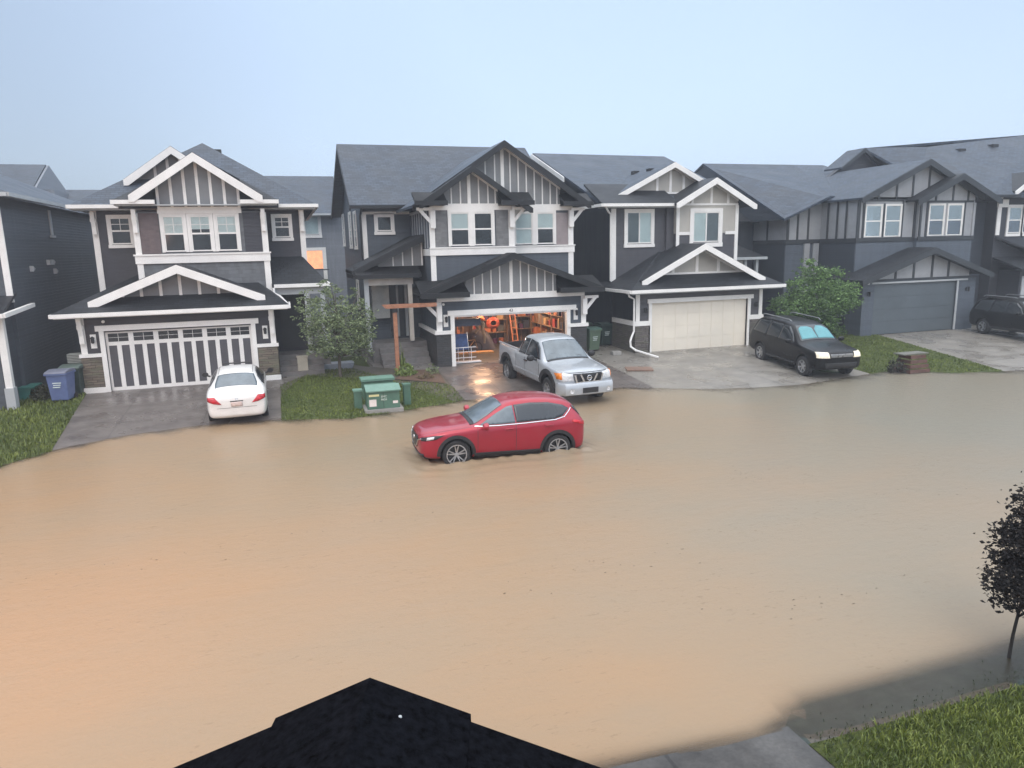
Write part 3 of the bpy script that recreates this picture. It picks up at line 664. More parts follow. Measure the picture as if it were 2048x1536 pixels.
# ================================================================ house with the open lit garage
H = root('house', (8.5, 34, .37), 'house with black roof edges whose garage door stands open on a lit workshop', 'house', 'houses across the flooded street')
GX0, GX1 = 6.27, 11.1
bx('wall', S_H2, H, (5.6, GX0, 27.5, 27.8, .2, 3.12), (GX1, 11.92, 27.5, 27.8, .2, 3.12), (GX0+.001, GX1-.001, 27.5, 27.8, 2.42, 3.119),
   (5.6, 5.75, 27.801, 33.2, .2, 3.12), (11.77, 11.92, 27.801, 34, .2, 3.12), (5.751, 11.769, 33.2, 34, .2, 3.12), (5.61, 11.91, 28.1, 34, 3.121, 3.4),
   (3.47, 11.9, 34.001, 43, .2, 6.7), (3.47, 5.598, 32.5, 34.0, .2, 6.7))
bx('upper_wall', S_H2d, H, (5.6, 9.05, 28.1, 34, 3.401, 6.6), (9.051, 11.9, 28.75, 34, 3.401, 6.6))
bx('shake_panel', S_H2t, H, (5.79, 6.29, 28.07, 28.099, 5.07, 6.5), (8.30, 8.82, 28.07, 28.099, 5.07, 6.5)); bx('shake_panel', plain('pinkish taupe panel', (.27, .23, .23), .5, var=.1), H, (11.15, 11.68, 28.72, 28.749, 5.07, 6.4))
# batten side face of the bay
m = MB()
for k in range(7): m.box(5.57, 5.599, 28.6+k*.55, 28.66+k*.55, 5.05, 6.5)
m.box(5.565, 5.599, 28.08, 32.4, 6.5, 6.62); m.build('batten', TRIMG, H)
bx('stone_cladding', STONE2, H, (5.54, GX0-.02, 27.44, 27.499, .2, 1.68), (GX1+.02, 11.98, 27.44, 27.499, .2, 1.68), (5.54, 5.599, 27.5, 31.2, .2, 1.68))
bx('ledge', TRIM, H, (5.48, GX0-.02, 27.38, 27.498, 1.681, 1.82), (GX1+.02, 12.04, 27.38, 27.498, 1.681, 1.82), (5.48, 5.598, 27.5, 31.2, 1.681, 1.82))
bx('corner_trim', TRIM, H, (5.57, 5.8, 27.46, 27.499, 1.821, 2.95), (11.75, 11.96, 27.46, 27.499, 1.821, 2.95), (5.57, 5.78, 28.06, 28.099, 3.5, 6.5), (8.83, 9.08, 28.06, 28.099, 5.07, 6.5),
   (11.7, 11.93, 28.71, 28.749, 3.5, 6.5), (3.44, 3.64, 32.46, 32.499, 4.2, 6.6))
bx('band_board', TRIM, H, (5.55, 9.1, 28.03, 28.059, 4.75, 5.02), (9.101, 11.97, 28.68, 28.709, 4.75, 5.02), (5.56, 5.59, 28.06, 32, 4.75, 5.02), (5.53, 9.11, 28.0, 28.059, 5.021, 5.07), (9.111, 12.0, 28.65, 28.709, 5.021, 5.07))
bx('frieze_board', TRIM, H, (5.62, 11.9, 27.46, 27.499, 2.96, 3.119), (5.6, 9.0, 28.06, 28.099, 6.501, 6.66), (9.09, 11.9, 28.71, 28.749, 6.501, 6.66))
bx('door_casing', TRIM, H, (GX0-.14, GX0+.02, 27.42, 27.62, .3, 2.4), (GX1-.02, GX1+.14, 27.42, 27.62, .3, 2.4), (GX0-.24, GX1+.4, 27.40, 27.498, 2.401, 2.60), (GX0+.021, GX1-.021, 27.46, 27.62, 2.33, 2.40))
def text(par, s, x, y, z, size, mat, name='lettering', rot=(pi/2, 0, 0), ext=.004, **kw):
    cu = bpy.data.curves.new(name, 'FONT'); cu.body = s; cu.size = size; cu.extrude = ext; cu.align_x = 'CENTER'; cu.align_y = 'CENTER'; cu.resolution_u = 3
    t = bpy.data.objects.new('tmp', cu); COL.objects.link(t); bpy.context.view_layer.update()
    me = bpy.data.meshes.new_from_object(t.evaluated_get(bpy.context.evaluated_depsgraph_get())); bpy.data.objects.remove(t)
    off = Vector((0, 0, 0))
    if par is not None:
        r = par
        while r.parent: r = r.parent
        off = Vector(r.get('_loc', (0, 0, 0)))
    M = Matrix.Translation(Vector((x, y, z))-off) @ Matrix.Rotation(rot[2], 4, 'Z') @ Matrix.Rotation(rot[1], 4, 'Y') @ Matrix.Rotation(rot[0], 4, 'X')
    me.transform(M); me.materials.clear(); me.materials.append(mat); me.name = name
    o = bpy.data.objects.new(name, me); COL.objects.link(o); o.parent = par; return tag(o, **kw)
text(H, '43', 8.64, 27.395, 2.5, .17, BLK, 'house_number')
for x, f in ((5.68, 'x-'), (11.86, 'x+')): corbel(H, x, 27.44, 2.96, TRIM, .2, .62, .7, f)
for x, y, f in ((5.7, 28.04, 'x-'), (8.95, 28.04, 'x+'), (11.8, 28.69, 'x+')): corbel(H, x, y, 6.6, TRIM, .2, .62, .72, f)
lantern(H, 5.95, 27.5, 2.25); lantern(H, 11.5, 27.5, 2.25)
for x in (5.87,): MB().lathe([(0, -.07), (.05, -.05), (.05, 0), (0, 0)], (x, 27.48, 2.86), 'y', 10).build('camera_dome', TRIM, H)
# garage roof: gable with black pent returns
gable(H, 8.72, 4.80, .385, 4.95, 12.45, 27.0, 30, 27.5, 3.121, R_BLK, BLACKTRIM, S_H2p, TRIM, bats=[7.15, 7.5, 7.86, 8.22, (8.7, .13), 9.1, 9.45, 9.8, 10.15, 10.5], board=.23, bw=.05, wl=6.8, wr=10.65)
for a, b, hx in ((4.9, 6.8, -1), (10.65, 12.55, 1)):
    m = MB()
    m.slab([(a, 26.95, 3.33), (b, 26.95, 3.33), (b, 28.1, 3.78), (a, 28.1, 3.78)], .1); m.build('pent_roof', R_BLK, H)
    bx('fascia', BLACKTRIM, H, (a-.02, b+.02, 26.88, 26.949, 3.14, 3.34)); bx('soffit', BLACKTRIM, H, (a, b, 26.95, 27.49, 3.15, 3.17))
# upper roofs
gable(H, 7.27, 8.16, .66, 5.12, 9.72, 27.6, 31, 28.1, 6.661, R_BLK, BLACKTRIM, S_H2p, TRIM, bats=[6.5, 6.87, (7.22, .13), 7.62, 8.0, 8.3], board=.23, bw=.05, wl=6.17, wr=8.4)
gable(H, 8.8, 9.22, .655, 4.97, 12.55, 28.25, 35.5, 28.75, 6.661, R_BLUE, BLACKTRIM, S_H2p, TRIM, bats=[7.3, 7.7, 8.1, 8.5, (8.82, .14), 9.15, 9.5, 9.85, 10.2, 10.55, 10.9, 11.2], board=.25, bw=.05, wl=5.75, wr=11.35)
for a, b, y in ((4.95, 6.2, 27.6), (8.4, 9.75, 27.6), (11.3, 12.6, 28.25)):
    m = MB(); m.slab([(a, y-.05, 6.82), (b, y-.05, 6.82), (b, y+.6, 7.2), (a, y+.6, 7.2)], .1); m.build('pent_roof', R_BLK, H)
    bx('fascia', BLACKTRIM, H, (a-.02, b+.02, y-.12, y-.051, 6.66, 6.83)); bx('soffit', BLACKTRIM, H, (a, b, y-.05, y+.49, 6.67, 6.69))
m = MB()
def ridge_x(m, x0, x1, ye, yr, yb, ze, zr, zb_, t=.12):
    m.slab([(x0, ye, ze), (x1, ye, ze), (x1, yr, zr), (x0, yr, zr)], t); m.slab([(x0, yr, zr), (x1, yr, zr), (x1, yb, zb_), (x0, yb, zb_)], t)
ridge_x(m, 2.9, 12.5, 31.9, 36.6, 44.2, 6.95, 10.1, 7.1); m.build('roof', R_BLUE, H)
m = MB()
m.prism([(2.95, 31.95, 6.93), (2.95, 36.6, 10.05), (2.95, 44, 7.05), (2.95, 44, 6.85), (2.95, 36.6, 9.8), (2.95, 31.95, 6.72)], (-.06, 0, 0)); m.build('rake_board', BLACKTRIM, H)
m = MB(); m.prism([(3.47, 32.5, 6.7), (3.47, 43, 6.7), (3.47, 43, 7.2), (3.47, 36.6, 9.9), (3.47, 32.5, 7.0)], (8.4, 0, 0)); m.build('gable_wall', S_H2, H)
gutter(H, [(2.9, 31.85, 6.86), (5.3, 31.85, 6.86)], BLACKTRIM); spout(H, [(3.4, 31.9, 6.8), (3.38, 32.4, 6.5), (3.38, 32.4, 4.3)], BLK)
bx('frieze_board', TRIM, H, (3.47, 5.56, 32.45, 32.499, 6.58, 6.69))
# windows
for a, b, y in ((6.42, 7.18, 28.1), (7.38, 8.14, 28.1)): window(H, a, b, 5.12, 6.4, y, 'dh', blind='top' if a < 7 else 'none', sill=False)
for a, b in ((9.32, 10.08), (10.28, 11.04)): window(H, a, b, 5.12, 6.4, 28.75, 'dh', blind='full' if a < 10 else 'top', sill=False)
window(H, 4.1, 4.75, 5.85, 6.5, 32.5, 'cross', blind='none', casing=.12)
for y, a, b in ((43.0, 5.4, 7.0), (38.8, 5.25, 6.9), (36.2, 5.2, 6.8)): window(H, y-1.0, y, a, b, 3.47, 'dh', '-X', blind='full', casing=.09)
window(H, 35.9, 36.7, 2.3, 3.5, 3.47, 'dh', '-X', blind='none')
# entry porch with half gable
m = MB(); m.prism([(5.55, 29.2, 5.62), (2.6, 29.2, 4.22), (2.6, 29.2, 4.1), (5.55, 29.2, 5.5)], (0, 3.3, 0)); m.build('porch_roof', R_BLK, H)
bx('rake_board', BLACKTRIM, H) if False else None
m = MB(); m.prism([(5.56, 29.15, 5.6), (2.58, 29.15, 4.2), (2.58, 29.15, 3.98), (5.56, 29.15, 5.34)], (0, .048, 0)); m.build('rake_board', BLACKTRIM, H)
m = MB(); m.prism([(3.7, 29.6, 4.35), (5.55, 29.6, 4.35), (5.55, 29.6, 5.45), (3.7, 29.6, 4.55)], (0, .2, 0)); m.build('gable_wall', S_H2p, H)
m = MB()
for x in (4.3, 4.7, 5.1, 5.5): m.box(x-.025, x+.025, 29.57, 29.599, 4.36, 4.5+(x-3.6)*.47)
m.prism([(3.5, 29.565, 4.5), (5.55, 29.565, 5.47), (5.55, 29.565, 5.37), (3.5, 29.565, 4.4)], (0, .03, 0)); m.build('batten', TRIM, H)
m = MB(); m.slab([(2.7, 28.8, 4.06), (5.3, 28.8, 4.06), (5.3, 29.75, 4.38), (2.7, 29.75, 4.38)], .1); m.build('pent_roof', R_BLK, H)
bx('fascia', BLACKTRIM, H, (2.66, 5.3, 28.74, 28.799, 3.9, 4.07), (2.6, 2.659, 28.74, 32, 3.9, 4.07))
bx('porch_beam', plain('cream trim', (.5, .47, .43), .5), H, (3.2, 5.0, 29.1, 29.28, 3.62, 3.9))
bx('porch_post', TRIMG, H, (3.02, 3.2, 29.1, 29.28, .95, 3.9)); bx('porch_post', plain('cream trim', (.5, .47, .43), .5), H, (4.78, 4.95, 29.1, 29.28, 1.3, 3.619))
bx('bay_window', plain('cream panel', (.46, .45, .42), .5, var=.15), H, (3.48, 4.2, 30.6, 31.0, 2.15, 3.9))
bx('entry_wall', S_H2, H, (3.47, 5.59, 31.0, 32.499, .2, 4.3))
d = bx('entry_door', plain('dark grey door', (.035, .04, .045), .35), H, (4.25, 4.9, 30.93, 30.999, 1.3, 3.5))
bx('door_frame', TRIMG, H, (4.55, 4.63, 30.89, 30.929, 1.3, 3.5), (4.91, 5.02, 30.9, 30.999, 1.3, 3.6))
bx('porch_deck', STEPM, H, (3.25, 5.5, 29.3, 30.88, .2, 1.22))
bx('steps', STEPM, H, *[(3.5, 5.45, 29.299-.3*(k+1), 29.299-.3*k-.001, .2, 1.04-.19*k) for k in range(4)])
# garage interior
INT = plain('raw timber lining', (.17, .12, .10), .7, var=.3, scale=2); SHELF = plain('shelf board', (.30, .19, .12), .6, var=.2, scale=6)
bx('garage_lining', INT, H, (5.752, 5.80, 27.81, 33.18, .38, 3.1), (11.72, 11.768, 27.81, 33.18, .38, 3.1), (5.801, 11.719, 33.12, 33.18, .38, 3.1), (5.801, 11.719, 27.81, 33.119, 3.0, 3.1))
bx('garage_floor', concmat('garage slab', (.16, .14, .12), (.22, .19, .17)), H, (5.801, 11.719, 27.52, 33.119, .3, .384))
m = MB()
for k in range(14): m.box(5.85+k*.42, 5.90+k*.42, 33.03, 33.119, .4, 2.99)
m.build('stud', SHELF, H)

# ================================================================ house with the closed cream garage door
H = root('house', (17.5, 34, .37), 'taupe house with white gutters and a plain closed cream garage door', 'house', 'houses across the flooded street')
bx('wall', S_H3, H, (14.27, 14.9, 27.4, 27.7, .2, 3.0), (19.98, 20.6, 27.4, 27.7, .2, 3.0), (14.901, 19.979, 27.4, 27.7, 2.56, 2.999), (14.29, 20.58, 27.701, 29.7, .2, 3.0), (14.22, 16.9, 29.7, 30.2, .2, 6.7), (17.27, 20.5, 29.3, 30.2, 3.0, 5.45), (14.25, 20.55, 30.201, 43, .2, 6.7))
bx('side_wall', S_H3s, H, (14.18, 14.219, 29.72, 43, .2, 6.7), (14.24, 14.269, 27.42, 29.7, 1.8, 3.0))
bx('upper_wall', S_H3p, H, (17.27, 20.5, 29.3, 30.2, 5.451, 6.7)); bx('upper_wall', S_H3, H, (16.901, 17.269, 29.55, 30.2, 3.0, 6.7))
bx('stone_cladding', STONE3, H, (14.21, 14.92, 27.34, 27.399, .2, 1.55), (19.96, 20.66, 27.34, 27.399, .2, 1.55), (14.21, 14.269, 27.4, 29.6, .2, 1.55))
bx('ledge', TRIM, H, (14.18, 14.92, 27.32, 27.398, 1.551, 1.75), (19.96, 20.69, 27.32, 27.398, 1.551, 1.75), (14.18, 14.268, 27.4, 29.6, 1.551, 1.75))
bx('corner_trim', TRIM, H, (14.24, 14.43, 27.37, 27.399, 1.751, 3.0), (20.46, 20.63, 27.37, 27.399, 1.751, 3.0), (14.16, 14.40, 29.66, 29.699, 3.3, 6.6), (17.24, 17.4, 29.26, 29.299, 4.3, 6.7), (20.36, 20.53, 29.26, 29.299, 4.0, 6.7))
bx('band_board', TRIM, H, (17.401, 18.05, 29.26, 29.299, 5.38, 5.52), (19.85, 20.359, 29.26, 29.299, 5.38, 5.52))
bx('door_casing', TRIM, H, (14.86, 15.0, 27.34, 27.398, .3, 2.5), (19.86, 20.0, 27.34, 27.398, .3, 2.5), (14.8, 20.12, 27.32, 27.398, 2.501, 2.68))
gd = bx('garage_door', DOORW, H, (15.0, 19.86, 27.5, 27.54, .34, 2.55))
m = MB()
for i in range(4):
    for j in range(8): m.box(15.04+j*.603, 15.04+j*.603+.57, 27.487, 27.499, .37+i*.54, .37+i*.54+.52)
m.build('panel', DOORW, gd)
m = MB(); ze = 3.12; y0 = 26.85; s = .45
m.slab([(13.75, y0, ze), (21.35, y0, ze), (18.9, 29.7, ze+s*2.85+.25), (16.6, 29.7, ze+s*2.85+.25)], .1); m.slab([(13.75, y0, ze), (16.6, 29.7, ze+s*2.85+.25), (13.75, 30.6, ze+.02)], .1); m.slab([(21.35, y0, ze), (21.35, 30.6, ze+.02), (18.9, 29.7, ze+s*2.85+.25)], .1)
m.slab([(16.6, 29.69, ze+s*2.85+.25), (16.6, 29.69, ze+s*2.85+.2), (13.75, 30.6, ze)], .05) if False else None
m.build('garage_roof', R_DARK, H)
gutter(H, [(13.73, 31, 3.05), (13.73, y0-.05, 3.05), (21.37, y0-.05, 3.05), (21.37, 29.5, 3.05)], TRIM)
bx('soffit', TRIMG, H, (13.8, 21.3, 26.9, 27.45, 2.93, 2.97))
gable(H, 17.5, 5.0, .5, 14.45, 20.62, 27.25, 30, 27.9, 3.66, R_DARK, TRIM, S_H3p, bats=[16.3, 17.5, 18.6], board=.26, bw=.14)
gable(H, 19.02, 7.92, .55, 16.98, 21.2, 28.85, 32, 29.3, 6.7, R_DARK, TRIM, S_H3p, bats=[18.05, 19.05, 19.95], board=.27, bw=.12, wl=17.27, wr=20.5)
bx('trim_post', TRIM, H, (17.98, 18.1, 29.265, 29.299, 6.6, 7.0)) if False else None
m = MB(); m.slab([(13.5, 29.15, 6.8), (17.3, 29.15, 6.8), (17.3, 31.2, 7.8), (13.5, 31.2, 7.8)], .1); m.build('pent_roof', R_DARK, H)
gutter(H, [(13.48, 37, 6.73), (13.48, 29.1, 6.73), (17.0, 29.1, 6.73)], TRIM)
bx('soffit', TRIMG, H, (13.55, 17.2, 29.2, 29.75, 6.62, 6.66))
gable(H, 17.6, 8.72, .5, 14.42, 19.6, 30.1, 37.5, 30.5, 7.3, R_BLUE, TRIM, S_H3p, bats=[16.9, 17.6, 18.3], board=.24, bw=.12)
m = MB(); m.slab([(13.5, 29.6, 6.95), (21.2, 29.6, 6.95), (21.6, 38.2, 10.0), (13.5, 38.2, 10.05)], .12); m.slab([(13.5, 38.2, 10.05), (21.6, 38.2, 10.0), (21.6, 44, 7.0), (13.5, 44, 7.0)], .12)
m.build('roof', R_BLUE, H)
m = MB(); m.prism([(13.46, 33.5, 8.33), (13.46, 38.2, 10.0), (13.46, 43.9, 7.0), (13.46, 43.9, 6.8), (13.46, 38.2, 9.76), (13.46, 33.5, 8.1)], (-.05, 0, 0)); m.build('rake_board', TRIM, H)
m = MB(); m.prism([(14.22, 30.3, 6.7), (14.22, 43, 6.7), (14.22, 38.2, 9.8), (14.22, 30.3, 7.0)], (6.3, 0, 0)); m.build('gable_wall', S_H3s, H)
for y, z in ((31.5, 8.55), (33.1, 8.6), (35.0, 8.75)): bx('roof_vent', BLK, H, (17.05, 17.35, y, y+.35, z-.32, z+.02))
window(H, 14.95, 16.2, 5.05, 6.45, 29.7, 'slider', blind='right', casing=.13); window(H, 18.12, 19.5, 5.05, 6.4, 29.3, 'slider', blind='left', casing=.17)
for k in range(1): spout(H, [(13.6, 29.1, 6.7), (13.9, 29.4, 6.45), (14.12, 29.62, 6.35), (14.12, 29.62, 3.4)], TRIM, .05)
spout(H, [(13.8, 27.2, 3.0), (13.85, 27.25, 2.85), (14.12, 27.3, 2.72), (14.12, 27.3, 1.35), (13.95, 27.2, 1.1), (13.85, 27.1, .95), (13.85, 27.05, .72), (14.0, 26.85, .58), (14.6, 26.0, .36)], TRIM, .045)
lantern(H, 14.68, 27.4, 2.2, False); lantern(H, 20.25, 27.4, 2.2, False)
bx('shutter', TRIM, H, (14.52, 14.62, 27.36, 27.399, 2.3, 2.5)) if False else None
# right side porch
m = MB(); m.slab([(20.56, 31.2, 4.25), (23.6, 31.2, 4.25), (22.6, 32.4, 4.9), (20.56, 32.4, 4.9)], .1); m.slab([(23.6, 31.2, 4.25), (23.6, 34, 4.25), (22.6, 34, 4.9), (22.6, 32.4, 4.9)], .1); m.build('porch_roof', R_DARK, H)
gutter(H, [(20.6, 31.15, 4.18), (23.62, 31.15, 4.18), (23.62, 33, 4.18)], TRIMG)
bx('porch_wall', S_H3p, H, (20.56, 22.4, 31.4, 31.7, 3.2, 4.1)); bx('porch_wall', S_H3, H, (20.56, 22.38, 31.42, 31.68, .3, 3.199))
bx('porch_post', TRIMG, H, (23.1, 23.25, 31.3, 31.45, .3, 4.1)); bx('porch_post', TRIMG, H, (22.42, 22.56, 31.3, 31.45, .3, 4.1))

# ================================================================ grey half timbered house
H = root('house', (29.5, 34, .45), 'dark grey house with lilac grey half timbered panels and a plain grey garage door', 'house', 'houses across the flooded street')
bx('wall', S_H4, H, (26.3, 27.0, 27.4, 27.7, .3, 3.0), (32.2, 33.4, 27.4, 27.7, .3, 3.0), (27.001, 32.199, 27.4, 27.7, 2.86, 2.999), (26.32, 33.38, 27.701, 28.5, .3, 3.0), (26.75, 30.3, 28.5, 31, .3, 5.0), (30.301, 33.9, 28.3, 31, .3, 5.0),
   (24.65, 33.9, 31.001, 43, .3, 5.0))
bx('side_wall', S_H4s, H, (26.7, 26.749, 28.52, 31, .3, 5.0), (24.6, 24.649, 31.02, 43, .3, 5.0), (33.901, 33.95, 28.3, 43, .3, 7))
bx('upper_wall', S_H4p, H, (26.75, 30.3, 28.5, 31, 5.001, 7.0), (30.301, 33.9, 28.3, 31, 5.001, 6.8), (24.62, 33.8, 31.001, 42.9, 5.001, 6.1))
m = MB(); m.prism([(24.62, 31.0, 6.1), (26.75, 31.0, 6.1), (26.75, 31.0, 7.1)], (0, 3, 0)); m.build('gable_wall', S_H4p, H)
D = DARKTRIM; m = MB()
m.box(26.66, 26.699, 28.46, 31.0, 4.86, 5.06); m.box(26.66, 33.95, 28.2, 28.299, 4.88, 5.06) if False else None
m.box(26.68, 30.299, 28.44, 28.499, 4.88, 5.06); m.box(30.3, 33.97, 28.24, 28.299, 4.88, 5.06); m.box(24.56, 26.7, 30.93, 30.999, 4.86, 5.06); m.box(24.55, 24.599, 31.0, 43, 4.86, 5.06)
for y in (29.15, 29.75, 30.4): m.box(26.66, 26.699, y, y+.09, 5.061, 6.95)
for y in (32.4, 34, 35.7, 37.5): m.box(24.56, 24.599, y, y+.1, 5.061, 6.05)
for x, w in ((24.7, .14), (25.3, .1), (25.95, .1)): m.box(x-w/2, x+w/2, 30.96, 30.999, 5.061, 6.08+(x-24.62)*.45)
m.box(26.68, 26.86, 28.46, 28.499, 5.061, 6.9); m.box(30.18, 30.34, 28.44, 28.499, 5.061, 6.8); m.box(30.345, 30.46, 28.25, 28.299, 5.061, 6.8)
m.build('timbering', D, H)
bx('corner_trim', S_H4p, H, (25.72, 26.05, 30.9, 30.999, .4, 4.85), (26.28, 26.62, 30.9, 30.999, .4, 4.85), (33.8, 33.96, 28.26, 28.299, 5.061, 6.7))
for a, b, y, bl in ((27.2, 28.15, 28.5, 'full'), (28.4, 29.35, 28.5, 'full'), (30.95, 31.9, 28.3, 'top'), (32.15, 33.1, 28.3, 'top')): window(H, a, b, 5.1, 6.62, y, 'dh', blind=bl, casing=.05, sill=False)
bx('timbering', D, H, (27.02, 27.14, 28.47, 28.499, 5.061, 6.8), (28.22, 28.33, 28.44, 28.447, 5.08, 6.7), (29.42, 29.52, 28.47, 28.499, 5.061, 6.8), (30.75, 30.87, 28.27, 28.299, 5.061, 6.8), (33.2, 33.3, 28.27, 28.299, 5.061, 6.8),
   (26.87, 30.17, 28.47, 28.499, 6.801, 6.9), (30.47, 33.79, 28.27, 28.299, 6.72, 6.82))
gable(H, 30.55, 8.8, .46, 26.55, 34.3, 28.1, 36, 28.5, 6.9, R_BLUE, DARKTRIM, S_H4p, DARKTRIM, bats=[27.9, 29.0, 30.0, 31.0], board=.3, wl=26.75, wr=33.8, base=False, bw=.11)
gable(H, 32.35, 8.1, .46, 29.6, 35.05, 27.75, 31, 28.3, 6.82, R_DARK, DARKTRIM, S_H4p, DARKTRIM, bats=[31.3, 32.4, 33.4], board=.3, wl=30.3, wr=33.9, base=False, bw=.11)
gable(H, 30.0, 4.55, .34, 25.75, 33.9, 26.9, 29, 27.4, 3.0, R_DARK, DARKTRIM, S_H4p, DARKTRIM, bats=[28.2, 29.3, 30.45, 31.5], board=.28, wl=26.9, wr=32.9, bw=.12)
gd = bx('garage_door', DOORG, H, (27.0, 32.2, 27.5, 27.54, .4, 2.86))
m = MB()
for i in range(4): m.box(27.03, 32.17, 27.487, 27.499, .43+i*.6, .43+i*.6+.58)
m.build('panel', DOORG, gd)
bx('door_casing', TRIMG, H, (32.13, 32.24, 27.36, 27.399, .4, 2.86), (26.8, 32.8, 27.35, 27.399, 2.87, 2.95))
lantern(H, 26.6, 27.4, 2.4, False); lantern(H, 32.8, 27.4, 2.4, False)
spout(H, [(26.5, 27.3, 3.0), (26.5, 27.34, 2.9)], TRIM, .09, 'floodlight')
m = MB(); m.slab([(24.0, 30.45, 6.12), (26.4, 30.45, 7.3), (26.4, 37.9, 9.6), (24.0, 37.9, 9.6), (24.0, 37.5, 6.2)], .1) if False else None
m.slab([(24.0, 30.4, 6.1), (26.7, 30.4, 7.2), (30.5, 37.9, 9.6), (24.0, 37.9, 9.6)], .12)
m.slab([(26.7, 30.4, 7.2), (33.9, 30.6, 7.0), (32.6, 37.9, 9.6), (30.5, 37.9, 9.6)], .12); m.slab([(24.0, 37.9, 9.6), (32.6, 37.9, 9.6), (32.6, 44, 7), (24, 44, 7)], .12)
m.build('roof', R_BLUE, H)
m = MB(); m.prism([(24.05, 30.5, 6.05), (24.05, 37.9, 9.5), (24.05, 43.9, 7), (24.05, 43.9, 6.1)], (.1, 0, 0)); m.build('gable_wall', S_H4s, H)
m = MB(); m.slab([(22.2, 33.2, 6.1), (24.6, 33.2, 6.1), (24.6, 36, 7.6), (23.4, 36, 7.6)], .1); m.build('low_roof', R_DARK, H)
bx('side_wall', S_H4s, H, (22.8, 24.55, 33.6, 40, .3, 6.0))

# ================================================================ house at the right edge
H = root('house', (40, 34, .5), 'deep grey house with white window trim cut off by the right edge of the photo', 'house', 'houses across the flooded street')
bx('wall', S_H5, H, (36.3, 46, 29, 43, .4, 7.0), (36.9, 46, 27.8, 28.999, .4, 3.2))
bx('side_wall', S_H4s, H, (35.3, 36.299, 29.6, 43, .4, 7.0))
bx('corner_trim', TRIM, H, (36.35, 36.62, 28.96, 28.999, 5.05, 6.5), (36.3, 37.0, 28.9, 28.999, 6.5, 6.9))
window(H, 37.2, 38.1, 5.15, 6.5, 29, 'dh', blind='top', casing=.13); window(H, 38.25, 39.1, 5.15, 6.5, 29, 'dh', blind='top', casing=.13)
window(H, 36.9+.4, 39.6, 1.4, 2.65, 27.8, 'cross', blind='none', casing=.25, trim=TRIMG)
m = MB(); m.slab([(35.0, 28.3, 7.1), (46, 28.3, 7.1), (46, 34, 11.25), (36.6, 34, 10.25)], .14); m.slab([(35.0, 28.3, 7.1), (36.6, 34, 10.25), (32.3, 34.3, 10.15), (33.9, 31.8, 8.2)], .14)
m.slab([(32.3, 34.4, 10.15), (46, 34.2, 11.25), (46, 44, 7), (33.6, 44, 7)], .14); m.build('roof', R_BLUE, H)
gable(H, 32.1, 10.12, .7, 30.55, 33.9, 34.0, 35.4, 34.3, 8.2, R_BLUE, DARKTRIM, S_H5, bats=[], board=.2)
bx('side_wall', S_H5, H, (34.0, 35.299, 34.6, 43, .4, 8.2)); bx('side_wall', S_H5, H, (31.2, 33.1, 36, 43, .4, 8.3))
gutter(H, [(34.9, 28.25, 7.02), (36.9, 28.25, 7.02)], BLACKTRIM)
gable(H, 38.4, 8.35, .62, 36.7, 40.1, 28.4, 31, 28.9, 7.0, R_DARK, TRIM, S_H5, bats=[], board=.24)
m = MB(); m.slab([(36.3, 28.95, 5.0), (40, 27.0, 3.3), (40, 28.95, 3.6)], .1); m.slab([(36.35, 27.3, 3.3), (46, 27.3, 3.3), (46, 28.99, 3.9), (36.35, 28.99, 3.9)], .1); m.build('garage_roof', R_DARK, H)
for x, z in ((38.0, 10.15), (40.5, 10.45)): bx('roof_vent', BLK, H, (x, x+.45, 33.0, 33.4, z-.4, z-.1))

# ================================================================ house at the left edge
H = root('house', (-12, 34, .3), 'slate sided house seen side on at the left edge with a white gutter', 'house', 'houses across the flooded street')
bx('wall', S_H0, H, (-16, -8.6, 27.4, 41, .2, 7.0)); bx('lower_wall', S_H0, H, (-16, -8.72, 25.9, 27.399, .2, 3.3))
bx('corner_trim', TRIM, H, (-8.75, -8.56, 27.35, 27.399, 3.6, 6.8))
m = MB(); m.slab([(-16, 26.8, 7.15), (-8.15, 26.8, 7.15), (-8.15, 41.5, 7.15), (-10.5, 36.5, 8.6), (-10.5, 30, 8.6), (-16, 30, 8.6)], .12) if False else None
m.slab([(-8.15, 26.8, 7.1), (-8.15, 41.5, 7.1), (-12, 37, 8.9), (-12, 31, 8.9)], .12); m.slab([(-8.15, 26.8, 7.1), (-12, 31, 8.9), (-16, 31, 8.9), (-16, 26.8, 7.1)], .12); m.build('roof', R_BLUE, H)
gutter(H, [(-16, 26.75, 7.02), (-8.12, 26.75, 7.02), (-8.12, 41.5, 7.02)], TRIMG)
m = MB(); m.slab([(-16, 25.4, 3.4), (-8.3, 25.4, 3.4), (-8.65, 28.2, 4.0), (-16, 28.2, 4.0)], .1); m.build('porch_roof', R_DARK, H)
gutter(H, [(-16, 25.35, 3.3), (-8.28, 25.35, 3.3), (-8.28, 28.2, 3.45)], TRIM)
bx('porch_post', TRIM, H, (-8.65, -8.45, 25.75, 25.95, 1.0, 3.25)); bx('porch_post', TRIMG, H, (-8.68, -8.42, 25.7, 26.0, .3, .999))
bx('door_casing', TRIM, H, (-8.717, -8.69, 26.0, 26.15, .4, 2.9)) if False else None
window(H, 32.3, 32.9, 5.8, 7.0, -8.6, 'dh', '-X', blind='none') if False else None
bx('window', TRIMG, H, (-8.599, -8.56, 32.55, 32.8, 5.9, 6.85), (-8.599, -8.53, 32.4, 32.95, 5.8, 5.88))
for y, z in ((29.5, 4.75), (31.5, 4.95), (32.0, 4.95), (32.2, 4.6)): MB().prism([(-8.599, y, z), (-8.599, y+.22, z-.1), (-8.599, y, z-.2)], (.12, 0, 0)).build('wall_vent', TRIMG, H)

